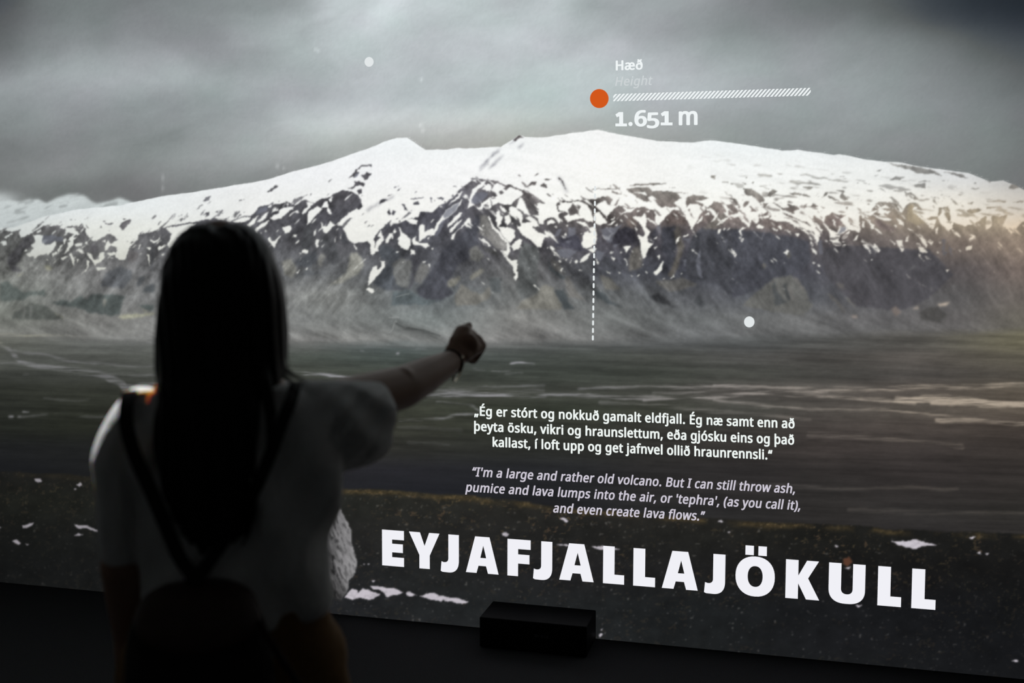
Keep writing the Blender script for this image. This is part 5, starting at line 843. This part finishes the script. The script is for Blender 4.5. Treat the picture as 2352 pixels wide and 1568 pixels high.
def text_faces(body, left, right, em0, em1, bold=.032, shear=0.0, spacing=1.06, lean=0.0):
    """text stretched between two traced ends of its base line; the pen is fattened by stacking shifted copies"""
    v, t = glyphs(body, shear, spacing)
    x0, x1 = v[:, 0].min() - bold * .8, v[:, 0].max() + bold * .8
    V_, F_ = [], []
    shifts = [(0, 0)] + ([(bold * .95 * math.cos(k * math.pi / 5), bold * .62 * math.sin(k * math.pi / 5)) for k in range(10)] if bold else [])
    for n_, (sx, sy) in enumerate(shifts):
        s = (v[:, 0] + sx - x0) / (x1 - x0); h = (v[:, 1] + sy) * 1.0
        em = em0 + (em1 - em0) * s
        px = left[0] + (right[0] - left[0]) * s + lean * h * em; py = left[1] + (right[1] - left[1]) * s - h * em
        F_.append(t + len(V_) * len(v)); V_.append(np.stack([px, py], -1))
    return np.concatenate(V_), np.concatenate(F_)


def text_part(name, lines, mat, label):
    vv, ff, n = [], [], 0
    for ln in lines:
        v, f = text_faces(**ln); ff.append(f + n); vv.append(v); n += len(v)
    v = np.concatenate(vv); f = np.concatenate(ff)
    me = bpy.data.meshes.new(name)
    me.from_pydata([wall_at(a, b, LAY) for a, b in v], [], [tuple(int(i) for i in q) for q in f])
    o = obj(name, me, mat, screen); o['label'] = label
    return o


text_part('quotation_lettering', [
    dict(body='„Ég er stórt og nokkuð gamalt eldfjall. Ég næ samt enn að', left=(1089, 953.5), right=(1825, 983), em0=36, em1=37),
    dict(body='þeyta ösku, vikri og hraunslettum, eða gjósku eins og það', left=(1089, 988.5), right=(1824, 1020.5), em0=36, em1=37),
    dict(body='kallast, í loft upp og get jafnvel ollið hraunrennsli.“', left=(1131.5, 1025), right=(1774, 1055), em0=36, em1=37)], M_QUOTE, 'bright white upright quotation in three lines')
text_part('translation_lettering', [
    dict(body="“I'm a large and rather old volcano. But I can still throw ash,", left=(1084.5, 1093), right=(1826, 1132.5), em0=35.5, em1=36.5, bold=.027, shear=.2),
    dict(body="pumice and lava lumps into the air, or 'tephra', (as you call it),", left=(1068.5, 1128), right=(1838, 1171), em0=35.5, em1=36.5, bold=.027, shear=.2),
    dict(body='and even create lava flows.”', left=(1270.5, 1176), right=(1620, 1195.5), em0=36, em1=36.5, bold=.027, shear=.2)], M_GREY, 'greyish slanted translation in three lines')
text_part('height_caption', [dict(body='Hæð', left=(1414.5, 161), right=(1476, 158.8), em0=37, em1=37, bold=.034)], M_NUM, 'small white caption above the hatched bar')
text_part('height_translation', [dict(body='Height', left=(1413, 197), right=(1499, 194.5), em0=35, em1=35, bold=.014, shear=.2)], M_PALE, 'faint slanted caption above the hatched bar')


def fig(x0, x1, y0, y1, pts):
    """a figure drawn in its own box, traced box in the cut-out (1300, 90)"""
    return [(1300 + (x0 + (x1 - x0) * x) * .2551, 90 + (y0 + (y1 - y0) * y) * .2551) for x, y in pts]


ONE = [[(.30, 0), (.67, 0), (.67, .80), (.33, .80), (.33, .30), (.12, .36), (0, .17)], [(0, .80), (1, .80), (1, 1), (0, 1)]]
polys = [fig(445, 549, 656, 784, p) for p in ONE] + [fig(853, 959, 648, 775, p) for p in ONE]
polys.append(fig(562, 600, 744, 782, arc(.5, .5, .5, .5, 0, 350, 14)))
vv = [np.array(q) for q in polys]
fv, ff, n = [], [], 0
for q in vv:
    bm = bmesh.new(); f = bm.faces.new([bm.verts.new((a, b, 0)) for a, b in q]); f.normal_update(); bmesh.ops.triangulate(bm, faces=[f], ngon_method='EAR_CLIP')
    bm.verts.index_update(); fv += [(v.co.x, v.co.y) for v in bm.verts]; ff += [tuple(v.index + n for v in t.verts) for t in bm.faces]; n += len(bm.verts); bm.free()
for body, l, r, em in (('6', (617, 781), (728, 778), 236), ('5', (729, 797), (839, 794), 230), ('m', (1016, 770), (1184, 767), 268)):
    z = lambda p: (1300 + p[0] * .2551, 90 + p[1] * .2551)
    v, f = text_faces(body, z(l), z(r), em * .2551, em * .2551, bold=.036 if body != 'm' else .032)
    fv += [tuple(p) for p in v]; ff += [tuple(int(i) + n for i in q) for q in f]; n += len(v)
me = bpy.data.meshes.new('height_figures'); me.from_pydata([wall_at(a, b, LAY) for a, b in fv], [], ff)
o = obj('height_figures', me, M_NUM, screen); o['label'] = 'large white figures of the height under the hatched bar'

on_screen([arc(1376.5, 226.3, 21.4, 21.9, 0, 351, 40)], 'orange_marker', M_ORANGE, 'solid orange disc above the summit')
d = on_screen([arc(847.7, 142, 10.4, 11.2, 0, 350, 30)], 'white_dot', M_DOT, 'white dot in the clouds, left of the summit')
d = on_screen([arc(1721, 739, 12, 12.6, 0, 350, 30)], 'white_dot', M_DOT, 'white dot at the foot of the mountain, right')
polys = []
for k in range(51):                                   # slanted strokes between the bar's two edges, cut at its ends
    x0 = 1408.4 + (k - 1.2) * 9.05; w_, s_ = 5.0, 15.5
    pts = [(x0, 0), (x0 + w_, 0), (x0 + w_ + s_, 1), (x0 + s_, 1)]
    for lim, sg in ((1408.4, 1), (1862, -1)):         # clip
        out = []
        for (xa, ya), (xb, yb) in zip(pts, pts[1:] + pts[:1]):
            ia, ib = sg * (xa - lim) >= 0, sg * (xb - lim) >= 0
            if ia: out.append((xa, ya))
            if ia != ib: t = (lim - xa) / (xb - xa); out.append((lim, ya + (yb - ya) * t))
        pts = out
        if not pts: break
    if len(pts) > 2:
        q = []
        for x, y in pts:
            t = (x - 1408.4) / 453.6; b_ = 232.6 - 13.2 * t; tp = 216 - 14.4 * t
            q.append((x, b_ + (tp - b_) * y))
        polys.append(q)
on_screen(polys, 'hatched_bar', M_NUM, 'white slanted-hatch bar right of the orange disc')
polys = []
y = 427.0
while y < 782:
    x = 1366.6 - 5.0 * (y - 446) / 332; polys.append([(x + a, y + b) for a, b in arc(0, 2.2, 2.2, 2.4, 180, 360, 6) + [(p[0], p[1] + 9.2) for p in arc(0, 0, 2.2, 2.4, 0, 180, 6)]]); y += 17.15
on_screen(polys, 'dashed_line', M_DOT, 'white dashed vertical line down the mountain')

# ---------------------------------------------------------------- the low black box at the foot of the screen
M_BOX = material('black_plastic', (.0045, .0045, .006), .6, .1, 60, .05, spec=.12)
M_MARK = material('dim_grey_print', (.05, .05, .06), .6)


def floor_at(px, py):
    d = ray(px, py); return CAM + d * (-CAM.z / d.z)


fl = floor_at(1102, 1486); fr = floor_at(1347, 1512)
depth_ = -(fl.y + fr.y) / 2; bx0 = fl.x; bx1 = fr.x; HB = .118
crate = tag(empty('equipment_box', ((bx0 + bx1) / 2, -depth_ / 2, 0)), 'low black box on the dark floor against the foot of the screen', 'box')
bm = bmesh.new(); box(bm, (-(bx1 - bx0) / 2, -depth_ / 2, .004), ((bx1 - bx0) / 2, depth_ / 2 - .004, HB))
bmesh.ops.bevel(bm, geom=bm.edges[:], offset=.004, segments=2, affect='EDGES', profile=.5)
obj('casing', bm, M_BOX, crate)
for sx in (-1, 1):
    for sy in (-1, 1):
        bm = bmesh.new(); x, y = sx * ((bx1 - bx0) / 2 - .03), sy * (depth_ / 2 - .03); box(bm, (x - .012, y - .012, 0), (x + .012, y + .012, .006))
        obj('foot', bm, M_BOX, crate)
bm = bmesh.new()
for k, (a, b, h) in enumerate(((.008, .020, .010), (.022, .026, .008), (.030, .040, .009), (.043, .047, .008), (.050, .060, .009))):
    box(bm, (a, -depth_ / 2 - .0006, .062), (b, -depth_ / 2 + .001, .062 + h))
tag(obj('badge', bm, M_MARK, crate), 'dim grey mark on the box front')

# ---------------------------------------------------------------- the visitor
M_SKIN = material('skin', (.40, .24, .165), .55, .06, 30)
M_HAIR = material('black_hair', (.005, .004, .004), .5, .3, 60, .2, stretch=(6, 6, .6), spec=.22)
M_TEE = material('pale_grey_cotton', (.76, .77, .76), .9, .04, 90, .25, sheen=.15)
M_TROUSER = material('ochre_cotton', (.22, .115, .035), .9, .1, 60, .2)
M_BAG = material('black_canvas', (.020, .016, .016), .85, .2, 120, .3)
M_STRAP = material('black_webbing', (.010, .009, .009), .85, .15, 200, .2)
M_METAL = material('brushed_metal', (.75, .70, .55), .35, metal=1.0)
M_BROWN = material('brown_leather', (.045, .022, .016), .6, .15, 50, .2)
B = body_at
person = tag(empty('person', STAND, math.atan2(RGT.y, RGT.x)), 'person with long black hair and pale tee, raising a fist towards the screen', 'person')

bm = bmesh.new()
pel = B(520, 1480, -.01); wst = B(522, 1270, 0); cst = B(512, 1040, 0); nkb = B(506, 905, -.01); nk = B(507, 830, .0)
ball(bm, pel, (.155, .105, .115)); capsule(bm, pel, wst, .10, .10); ball(bm, wst, (.125, .088, .13)); capsule(bm, wst, cst, .095, .105); ball(bm, cst, (.150, .100, .17))
ls = B(300, 968, 0); rs = B(735, 938, .01)
capsule(bm, ls, rs, .034, .042); capsule(bm, nkb, ls + Vector((.03, 0, .0)), .046, .034); capsule(bm, nkb, rs + Vector((-.03, 0, .0)), .046, .034)
hd = B(507, 655, .015)
capsule(bm, nkb, hd + Vector((0, -.005, -.06)), .054, .048)
# head: skull, jaw, face
ball(bm, hd + Vector((0, -.004, .012)), (.074, .092, .098)); ball(bm, hd + Vector((0, .035, -.05)), (.058, .060, .066)); ball(bm, hd + Vector((0, .070, -.092)), (.026, .024, .022))
capsule(bm, hd + Vector((0, .092, .005)), hd + Vector((0, .112, -.038)), .008, .013)
ball(bm, hd + Vector((0, .098, -.042)), (.019, .014, .010))
for s in (-1, 1):
    ball(bm, hd + Vector((s * .031, .078, -.002)), (.016, .014, .012)); ball(bm, hd + Vector((s * .045, .062, -.035)), (.026, .026, .026)); ball(bm, hd + Vector((s * .076, -.004, -.018)), (.009, .018, .030))
    capsule(bm, hd + Vector((s * .014, .089, .020)), hd + Vector((s * .045, .079, .022)), .008, .007)
ball(bm, hd + Vector((0, .092, -.066)), (.024, .013, .007)); ball(bm, hd + Vector((0, .090, -.076)), (.020, .013, .007))
# left arm hangs, forearm bent a little forward
le = B(284, 1300, -.01); lw = B(296, 1470, .14); lk = B(303, 1530, .20)
capsule(bm, ls, le, .037, .038); capsule(bm, le, lw, .038, .026); capsule(bm, lw, lk, .027, .030)
for k in range(4):
    a = lk + Vector((-.024 + .016 * k, .02, -.015)); b = a + Vector((.002, .012, -.035 - .004 * (k in (1, 2)))); c_ = b + Vector((.004, -.018, -.022))
    capsule(bm, a, b, .0095, .009); capsule(bm, b, c_, .009, .008)
capsule(bm, lw + Vector((.022, .02, -.02)), lk + Vector((.038, .030, -.03)), .012, .009)
# right arm raised ahead and to the right
re_ = B(924, 890, .215); rw = B(1040, 829, .40)
capsule(bm, rs, re_, .046, .0425); ball(bm, B(922, 876, .20), (.030, .030, .030)); capsule(bm, re_, re_ + (rw - re_) * .4, .0425, .0375); capsule(bm, re_ + (rw - re_) * .4, rw, .0375, .0245)
# fist: palm, four curled fingers of unequal length, thumb folded across
kn = [B(1068, 760, .455), B(1082, 770, .470), B(1095, 781, .475), B(1104, 794, .470)]
pal0 = B(1050, 812, .415)
for k, p in enumerate(kn):
    root = pal0 + Vector(((k - 1.5) * .0075, 0, (1.5 - k) * .004))
    capsule(bm, root, p, .017, .0145)
    mid = p + (FV := Vector((.006, .030 - .002 * abs(k - 1), -.012))); tip = mid + Vector((-.016, .004, -.024)); end = tip + Vector((-.014, -.022, .004))
    capsule(bm, p, mid, .0125, .0105); capsule(bm, mid, tip, .0105, .010); capsule(bm, tip, end, .0095, .008)
ball(bm, B(1070, 792, .44), (.030, .026, .030))
t0 = B(1045, 785, .43); t1 = B(1056, 758, .465); t2 = B(1078, 748, .492)
capsule(bm, pal0, t0, .019, .015); capsule(bm, t0, t1, .014, .012); capsule(bm, t1, t2, .0115, .0095)
# legs and feet
for s in (-1, 1):
    hip = pel + Vector((s * .085, 0, -.04)); knee = Vector((pel.x + s * .095, .015, .44)); ank = Vector((pel.x + s * .10, -.015, .075))
    capsule(bm, hip, knee, .082, .052); capsule(bm, knee, ank, .053, .034); ball(bm, Vector((ank.x, -.03, .35 if False else .32)), (.048, .052, .09))
    capsule(bm, ank, Vector((ank.x + s * .01, .11, .035)), .034, .026)
body = fuse('body', bm, M_SKIN, person, .0055, 3)

# eyes as small parts on the far side of the head
M_EYE = material('eye', (.03, .02, .015), .15)
for s in (-1, 1):
    bm = bmesh.new(); ball(bm, hd + Vector((s * .031, .0885, .0)), (.009, .006, .006), 12, 8); obj('eye', bm, M_EYE, person, True)


def ring(xl, xr, py, wb, wf, n=40, e=.85, wav=0.0, seed=0.0, wmid=None):
    """a level ring around the body: traced left and right edges, back and front depth"""
    wm = (wb + wf) / 2 if wmid is None else wmid
    a = B(xl, py, wm); b = B(xr, py, wm); cx, rx = (a.x + b.x) / 2, (b.x - a.x) / 2; z = (a.z + b.z) / 2; out = []
    for i in range(n):
        t = 2 * math.pi * i / n; c_, s_ = math.cos(t), math.sin(t)
        k = 1 + wav * hull_noise(c_ * 1.5 + seed, s_ * 1.5, z, 3.2)
        x = cx + rx * math.copysign(abs(c_) ** e, c_) * k
        r_ = (wf - wm) if s_ > 0 else (wm - wb)
        out.append(Vector((x, wm + r_ * math.copysign(abs(s_) ** e, s_) * (1 + 2 * wav * hull_noise(c_ * 2 + 5 + seed, z * 4, s_ * 2, 3.0)), z)))
    return out


def smooth_rings(st, sub=4):
    """more stations between the traced ones"""
    a = np.array(st, float); t = np.arange(len(a)); tt = np.linspace(0, len(a) - 1, (len(a) - 1) * sub + 1); out = []
    for x in tt:                                      # monotone-ish cubic through the traced values
        i = min(int(x), len(a) - 2); f = x - i; p0 = a[max(i - 1, 0)]; p1 = a[i]; p2 = a[i + 1]; p3 = a[min(i + 2, len(a) - 1)]
        m1 = (p2 - p0) / 2; m2 = (p3 - p1) / 2
        out.append((2 * f ** 3 - 3 * f ** 2 + 1) * p1 + (f ** 3 - 2 * f ** 2 + f) * m1 + (-2 * f ** 3 + 3 * f ** 2) * p2 + (f ** 3 - f ** 2) * m2)
    return out


def garment(bm, st, n=48, e=.85, wav=.03, seed=0.0, sub=4, fold=None):
    rings = []
    for k, r in enumerate(smooth_rings(st, sub)):
        q = ring(*r, n=n, e=e, wav=wav, seed=seed)
        if fold: q = [fold(p) for p in q]
        rings.append(q)
    return loft(bm, rings, False)


def thicken(o, th=.003):
    m = o.modifiers.new('t', 'SOLIDIFY'); m.thickness = th; m.offset = 1
    me = evaluated(o); old = o.data; o.modifiers.clear(); o.data = me; bpy.data.meshes.remove(old)
    me.polygons.foreach_set('use_smooth', np.ones(len(me.polygons), bool))
    return o


# loose tee: trunk and two sleeves fused into one garment, then opened at hem and cuffs by the body inside
def crease(p):
    """drapery: long folds falling from the shoulders and pulled towards the raised arm"""
    d = .010 * math.sin(46 * p.x + 26 * (p.z - 1.2) + 1.2) * max(0, min(1, (1.34 - p.z) / .2)) + .006 * math.sin(70 * p.x - 44 * p.z)
    return Vector((p.x, p.y + (-d if p.y < 0 else d), p.z))


bm = bmesh.new()
TRUNK = [(452, 560, 868, -.060, .055), (430, 590, 876, -.075, .065), (380, 655, 884, -.085, .075), (325, 715, 898, -.095, .085), (290, 758, 925, -.105, .100), (272, 778, 965, -.115, .112), (268, 786, 1010, -.120, .118), (278, 785, 1080, -.122, .125),
         (292, 782, 1160, -.122, .128), (306, 757, 1235, -.124, .130), (316, 754, 1270, -.126, .132), (322, 757, 1320, -.128, .134), (322, 763, 1372, -.130, .136), (318, 752, 1398, -.130, .136)]
v_ = garment(bm, TRUNK, 72, .82, .02, 1.0, 5, crease)
for r, flip in ((v_[0], 0), (v_[-1], 1)):
    c_ = bm.verts.new(sum((v.co for v in r), Vector()) / len(r))
    for i in range(len(r)): bm.faces.new((r[i], r[(i + 1) % len(r)], c_))
SL = [(296, 352, 893, -.035, .040), (264, 356, 928, -.062, .062), (240, 352, 965, -.075, .072), (221, 346, 1005, -.082, .078), (211, 340, 1045, -.084, .080), (216, 336, 1085, -.082, .080), (222, 334, 1140, -.078, .078), (224, 332, 1210, -.074, .076), (231, 331, 1274, -.070, .074)]
v_ = garment(bm, SL, 40, .9, .05, 4.0, 4)
for r in (v_[0], v_[-1]):
    c_ = bm.verts.new(sum((v.co for v in r), Vector()) / len(r))
    for i in range(len(r)): bm.faces.new((r[i], r[(i + 1) % len(r)], c_))
# right sleeve: upright rings stepping out along the raised arm, (x, top, bottom, depth, half thickness, lean)
RS = [(690, 873, 1100, .00, .075, 0), (735, 872, 1094, .012, .085, 0), (775, 873, 1086, .03, .092, 0), (812, 874, 1078, .05, .095, 2), (845, 875, 1068, .075, .095, 6), (868, 876, 1056, .10, .092, 12), (886, 879, 1040, .125, .086, 18), (897, 889, 1022, .145, .078, 18)]
rings = []
for (x, yt, yb, w, h, ln) in smooth_rings(RS, 4):
    r = []
    for i in range(44):
        t = 2 * math.pi * i / 44; c_, s_ = math.cos(t), math.sin(t)
        y = (yt + yb) / 2 + (yb - yt) / 2 * math.copysign(abs(s_) ** .9, s_)
        f = 1 + .12 * math.sin(5 * t + x * .06) * min(1, max(0, (x - 750) / 80)) + .09 * math.sin(9 * t - x * .11)
        p = B(x + ln * s_ * (s_ > 0) * .2 + ln * (.9 - abs(s_)) + 2.5 * math.sin(4 * t + .3), y, w + h * c_ * f); r.append(p)
    rings.append(r)
v_ = loft(bm, rings, True)
tee = fuse('t_shirt', bm, M_TEE, person, .0052, 2)
tag(tee, 'loose pale grey short-sleeved tee')

# trousers
bm = bmesh.new()
TR = [(345, 742, 1340, -.115, .115), (330, 752, 1400, -.125, .12), (318, 772, 1460, -.128, .122), (306, 792, 1530, -.128, .12), (300, 808, 1600, -.12, .115)]
v_ = garment(bm, TR, 48, .85, .01, 7.0, 3)
for r in (v_[0], v_[-1]):
    c_ = bm.verts.new(sum((v.co for v in r), Vector()) / len(r))
    for i in range(len(r)): bm.faces.new((r[i], r[(i + 1) % len(r)], c_))
zc_ = B(540, 1590, 0)
for s in (-1, 1):
    a = Vector((zc_.x + s * .098, 0, zc_.z + .05)); b = Vector((pel.x + s * .11, .015, .44)); c_ = Vector((pel.x + s * .105, -.012, .10))
    capsule(bm, a, b, .098, .082); capsule(bm, b, c_, .082, .068)
tag(fuse('trousers', bm, M_TROUSER, person, .007, 2), 'ochre brown trousers')
M_SHOE = material('dark_shoe_leather', (.03, .028, .028), .6, .1, 40)
for s in (-1, 1):
    bm = bmesh.new(); x = pel.x + s * .105
    st = [(-.075, .028, .05), (-.06, .036, .068), (-.02, .038, .072), (.04, .042, .060), (.10, .045, .046), (.15, .040, .036), (.178, .022, .026)]
    rings = []
    for y, h, t in st:
        rings.append([Vector((x + s * .008 + h * math.copysign(abs(math.cos(a)) ** .8, math.cos(a)), y, max(0.0, .5 * t + .5 * t * math.copysign(abs(math.sin(a)) ** .8, math.sin(a))))) for a in [2 * math.pi * i / 20 for i in range(20)]])
    loft(bm, rings); obj('shoe', bm, M_SHOE, person, True)

# hair: cap and long fall down the back
bm = bmesh.new()
HAIR = [(484, 520, 511, -.020, .035), (452, 556, 514, -.045, .060), (428, 582, 525, -.068, .080), (407, 604, 545, -.088, .092), (390, 622, 570, -.100, .098), (376, 636, 605, -.108, .090), (367, 649, 645, -.112, .070), (362, 656, 690, -.113, .050),
        (361, 657, 740, -.112, .040), (360, 657, 790, -.112, .030), (359, 657, 830, -.114, .025), (360, 655, 860, -.118, .010), (362, 640, 885, -.126, -.03), (360, 604, 915, -.134, -.06), (354, 594, 960, -.140, -.080), (358, 590, 1037, -.146, -.095), (374, 590, 1115, -.148, -.100),
        (394, 590, 1177, -.148, -.105), (420, 572, 1222, -.146, -.110), (452, 530, 1250, -.142, -.118), (474, 506, 1264, -.136, -.124)]
U_PART = B(500, 520, 0).x


def strand(p):
    zt = B(505, 511, 0).z
    g = math.exp(-((p.x - U_PART) / .010) ** 2) * max(0, 1 - (zt - p.z) / .10)
    tw = .0018 * math.sin(p.x * 420 + 3 * math.sin(p.z * 9)) + .0024 * math.sin(p.x * 170 + 7 * p.y * 20 + p.z * 6)
    z = p.z - .006 * g
    k = min(1, max(0, (1.28 - p.z) / .25))
    if p.z < 1.06: z += .012 * math.sin(p.x * 230) * k
    return Vector((p.x + tw * (.4 + .8 * k), p.y + (tw * 1.4 if p.y < 0 else 0) + .006 * g, z))


v_ = garment(bm, HAIR, 140, .9, .008, 2.0, 5, strand)
for r in (v_[0], v_[-1]):
    c_ = bm.verts.new(sum((v.co for v in r), Vector()) / len(r))
    for i in range(len(r)): bm.faces.new((r[i], r[(i + 1) % len(r)], c_))


def lock(pts, r0, r1, n=8):
    P = [B(*p) for p in pts]; rings = []
    for k, p in enumerate(P):
        d = (P[min(k + 1, len(P) - 1)] - P[max(k - 1, 0)]).normalized(); q = d.to_track_quat('Z', 'Y'); r = r0 + (r1 - r0) * k / (len(P) - 1)
        rings.append([p + q @ Vector((r * math.cos(2 * math.pi * i / n), .6 * r * math.sin(2 * math.pi * i / n), 0)) for i in range(n)])
    loft(bm, rings)


lock([(640, 790, -.03), (646, 825, -.03), (656, 848, -.03), (672, 861, -.03), (690, 869, -.028), (704, 874, -.025)], .013, .0015)
lock([(632, 800, -.05), (640, 838, -.055), (652, 862, -.06), (668, 876, -.065), (676, 890, -.075)], .012, .002)
lock([(600, 840, -.10), (612, 890, -.118), (622, 950, -.128), (618, 1020, -.134), (606, 1080, -.136)], .014, .003)
lock([(655, 700, 0), (661, 760, 0), (660, 820, 0), (664, 845, 0)], .004, .001)
lock([(364, 700, -.02), (357, 780, -.02), (357, 850, -.03), (362, 890, -.05)], .004, .001)
lock([(590, 1090, -.14), (584, 1160, -.145), (570, 1225, -.142), (556, 1252, -.138)], .010, .002)
tag(obj('hair', bm, M_HAIR, person, True), 'long straight black hair falling to the waist')


def tube(bm, P, r, n=8, closed=False):
    rings = []
    m = len(P)
    for k, p in enumerate(P):
        d = (P[(k + 1) % m if closed else min(k + 1, m - 1)] - P[k - 1 if closed else max(k - 1, 0)]).normalized(); q = d.to_track_quat('Z', 'Y')
        rings.append([p + q @ Vector((r * math.cos(2 * math.pi * i / n), r * math.sin(2 * math.pi * i / n), 0)) for i in range(n)])
    if closed: rings.append(rings[0])
    if closed:
        vs_ = [[bm.verts.new(p) for p in r_] for r_ in rings[:-1]]; vs_.append(vs_[0])
        for a, b in zip(vs_, vs_[1:]):
            for i in range(n): bm.faces.new((a[i], a[(i + 1) % n], b[(i + 1) % n], b[i]))
    else: loft(bm, rings)


# loose bracelet hanging from the wrist, and a thin dark hair tie beside it
bm = bmesh.new()
ax = (rw - re_).normalized(); q = ax.to_track_quat('Z', 'Y')
bc = B(1051, 843, .402)
e1 = (B(1066, 820, .375) - B(1036, 868, .43)) / 2; e2 = ax.cross(e1).normalized() * .031
cen = (B(1064, 818, .40) + B(1044, 875, .40)) / 2; up = (B(1064, 818, .40) - B(1044, 875, .40)) / 2; sd = (B(1082, 852, .40) - B(1028, 842, .40)) / 2
P = [cen + up * math.cos(t) + (sd * .55 + Vector((0, .033, 0))) * math.sin(t) for t in [2 * math.pi * i / 36 for i in range(36)]]
tube(bm, P, .0025, 8, True)
tag(obj('bracelet', bm, M_METAL, person, True), 'thin metal bangle on the raised wrist')
bm = bmesh.new()
e1 = q @ Vector((1, 0, 0)); e2 = q @ Vector((0, 1, 0)); wc = re_ + (rw - re_) * .97
tube(bm, [wc + (e1 * math.cos(t) + e2 * math.sin(t)) * .0255 for t in [2 * math.pi * i / 28 for i in range(28)]], .0028, 8, True)
obj('wrist_band', bm, M_STRAP, person, True)

# ---------------------------------------------------------------- the backpack she wears low on her back
pack = tag(empty('backpack', STAND + FWD * -.2 + Vector((0, 0, .75)), math.atan2(RGT.y, RGT.x)), 'small dark backpack hanging low behind the person on two thin crossing straps', 'backpack')
OFF = Vector((0, -.2, .75))


def shift(bm): bmesh.ops.translate(bm, verts=bm.verts[:], vec=-OFF); return bm


bm = bmesh.new()
BG = [(400, 500, 1338, -.165, -.135), (356, 548, 1352, -.185, -.134), (322, 580, 1380, -.205, -.134), (300, 602, 1420, -.225, -.134), (288, 618, 1470, -.240, -.134), (284, 628, 1530, -.250, -.134), (284, 634, 1600, -.250, -.134), (292, 628, 1660, -.240, -.134), (318, 604, 1700, -.215, -.134), (360, 560, 1716, -.180, -.136)]
v_ = garment(bm, BG, 48, .72, .03, 9.0, 4)
for r in (v_[0], v_[-1]):
    c_ = bm.verts.new(sum((v.co for v in r), Vector()) / len(r))
    for i in range(len(r)): bm.faces.new((r[i], r[(i + 1) % len(r)], c_))
obj('bag_body', shift(bm), M_BAG, pack, True)
bm = bmesh.new()
FL = [(372, 528, 1341, -.182, -.136), (330, 572, 1362, -.208, -.137), (308, 596, 1400, -.232, -.150), (312, 596, 1440, -.248, -.20), (352, 566, 1478, -.256, -.235), (420, 500, 1500, -.256, -.245)]
v_ = garment(bm, FL, 40, .75, .02, 3.0, 4)
for r in (v_[0], v_[-1]):
    c_ = bm.verts.new(sum((v.co for v in r), Vector()) / len(r))
    for i in range(len(r)): bm.faces.new((r[i], r[(i + 1) % len(r)], c_))
obj('flap', shift(bm), M_BROWN, pack, True)


def ribbon(pts, wd, th=.003, sub=5):
    """a flat webbing band through traced points"""
    raw = smooth_rings([tuple(p) for p in pts], sub); P = [B(*p) for p in raw]; bm = bmesh.new(); rings = []
    for k, p in enumerate(P):
        d = (P[min(k + 1, len(P) - 1)] - P[max(k - 1, 0)]).normalized()
        c0 = B(505, 1150, 0.0); out = Vector((p.x - c0.x if p.z > 9 else 0, p.y, 0)); out = Vector((0, -1 if p.y < -.05 else (1 if p.y > .05 else 0), 1 if abs(p.y) < .09 and p.z > 1.2 else 0))
        if out.length < .1: out = Vector((0, -1, 0))
        out = (out - d * out.dot(d)).normalized(); s_ = d.cross(out).normalized()
        rings.append([p + s_ * wd / 2 * a + out * th * b for a, b in ((-1, 0), (1, 0), (1, 1), (-1, 1))])
    loft(bm, rings); return shift(bm)


obj('shoulder_strap', ribbon([(330, 1120, .135), (316, 1010, .128), (308, 940, .110), (304, 908, .070), (301, 899, .01), (296, 908, -.06), (290, 940, -.112), (292, 985, -.126), (312, 1050, -.130), (347, 1127, -.134), (382, 1210, -.138), (413, 1280, -.144), (446, 1326, -.158), (452, 1344, -.165)], .022), M_STRAP, pack)
obj('shoulder_strap', ribbon([(690, 1120, .135), (690, 1010, .128), (690, 930, .110), (688, 892, .070), (684, 879, .01), (678, 888, -.06), (666, 925, -.112), (646, 975, -.126), (622, 1040, -.131), (590, 1115, -.134), (548, 1190, -.137), (503, 1258, -.140), (464, 1314, -.150), (444, 1344, -.165)], .020), M_STRAP, pack)
bm = bmesh.new(); ball(bm, B(448, 1330, -.168), (.016, .008, .012), 14, 8); obj('toggle', shift(bm), M_STRAP, pack, True)
obj('lower_strap', ribbon([(590, 1425, -.235), (632, 1490, -.215), (668, 1545, -.18), (694, 1590, -.150), (706, 1640, -.138)], .012), M_BROWN, pack)
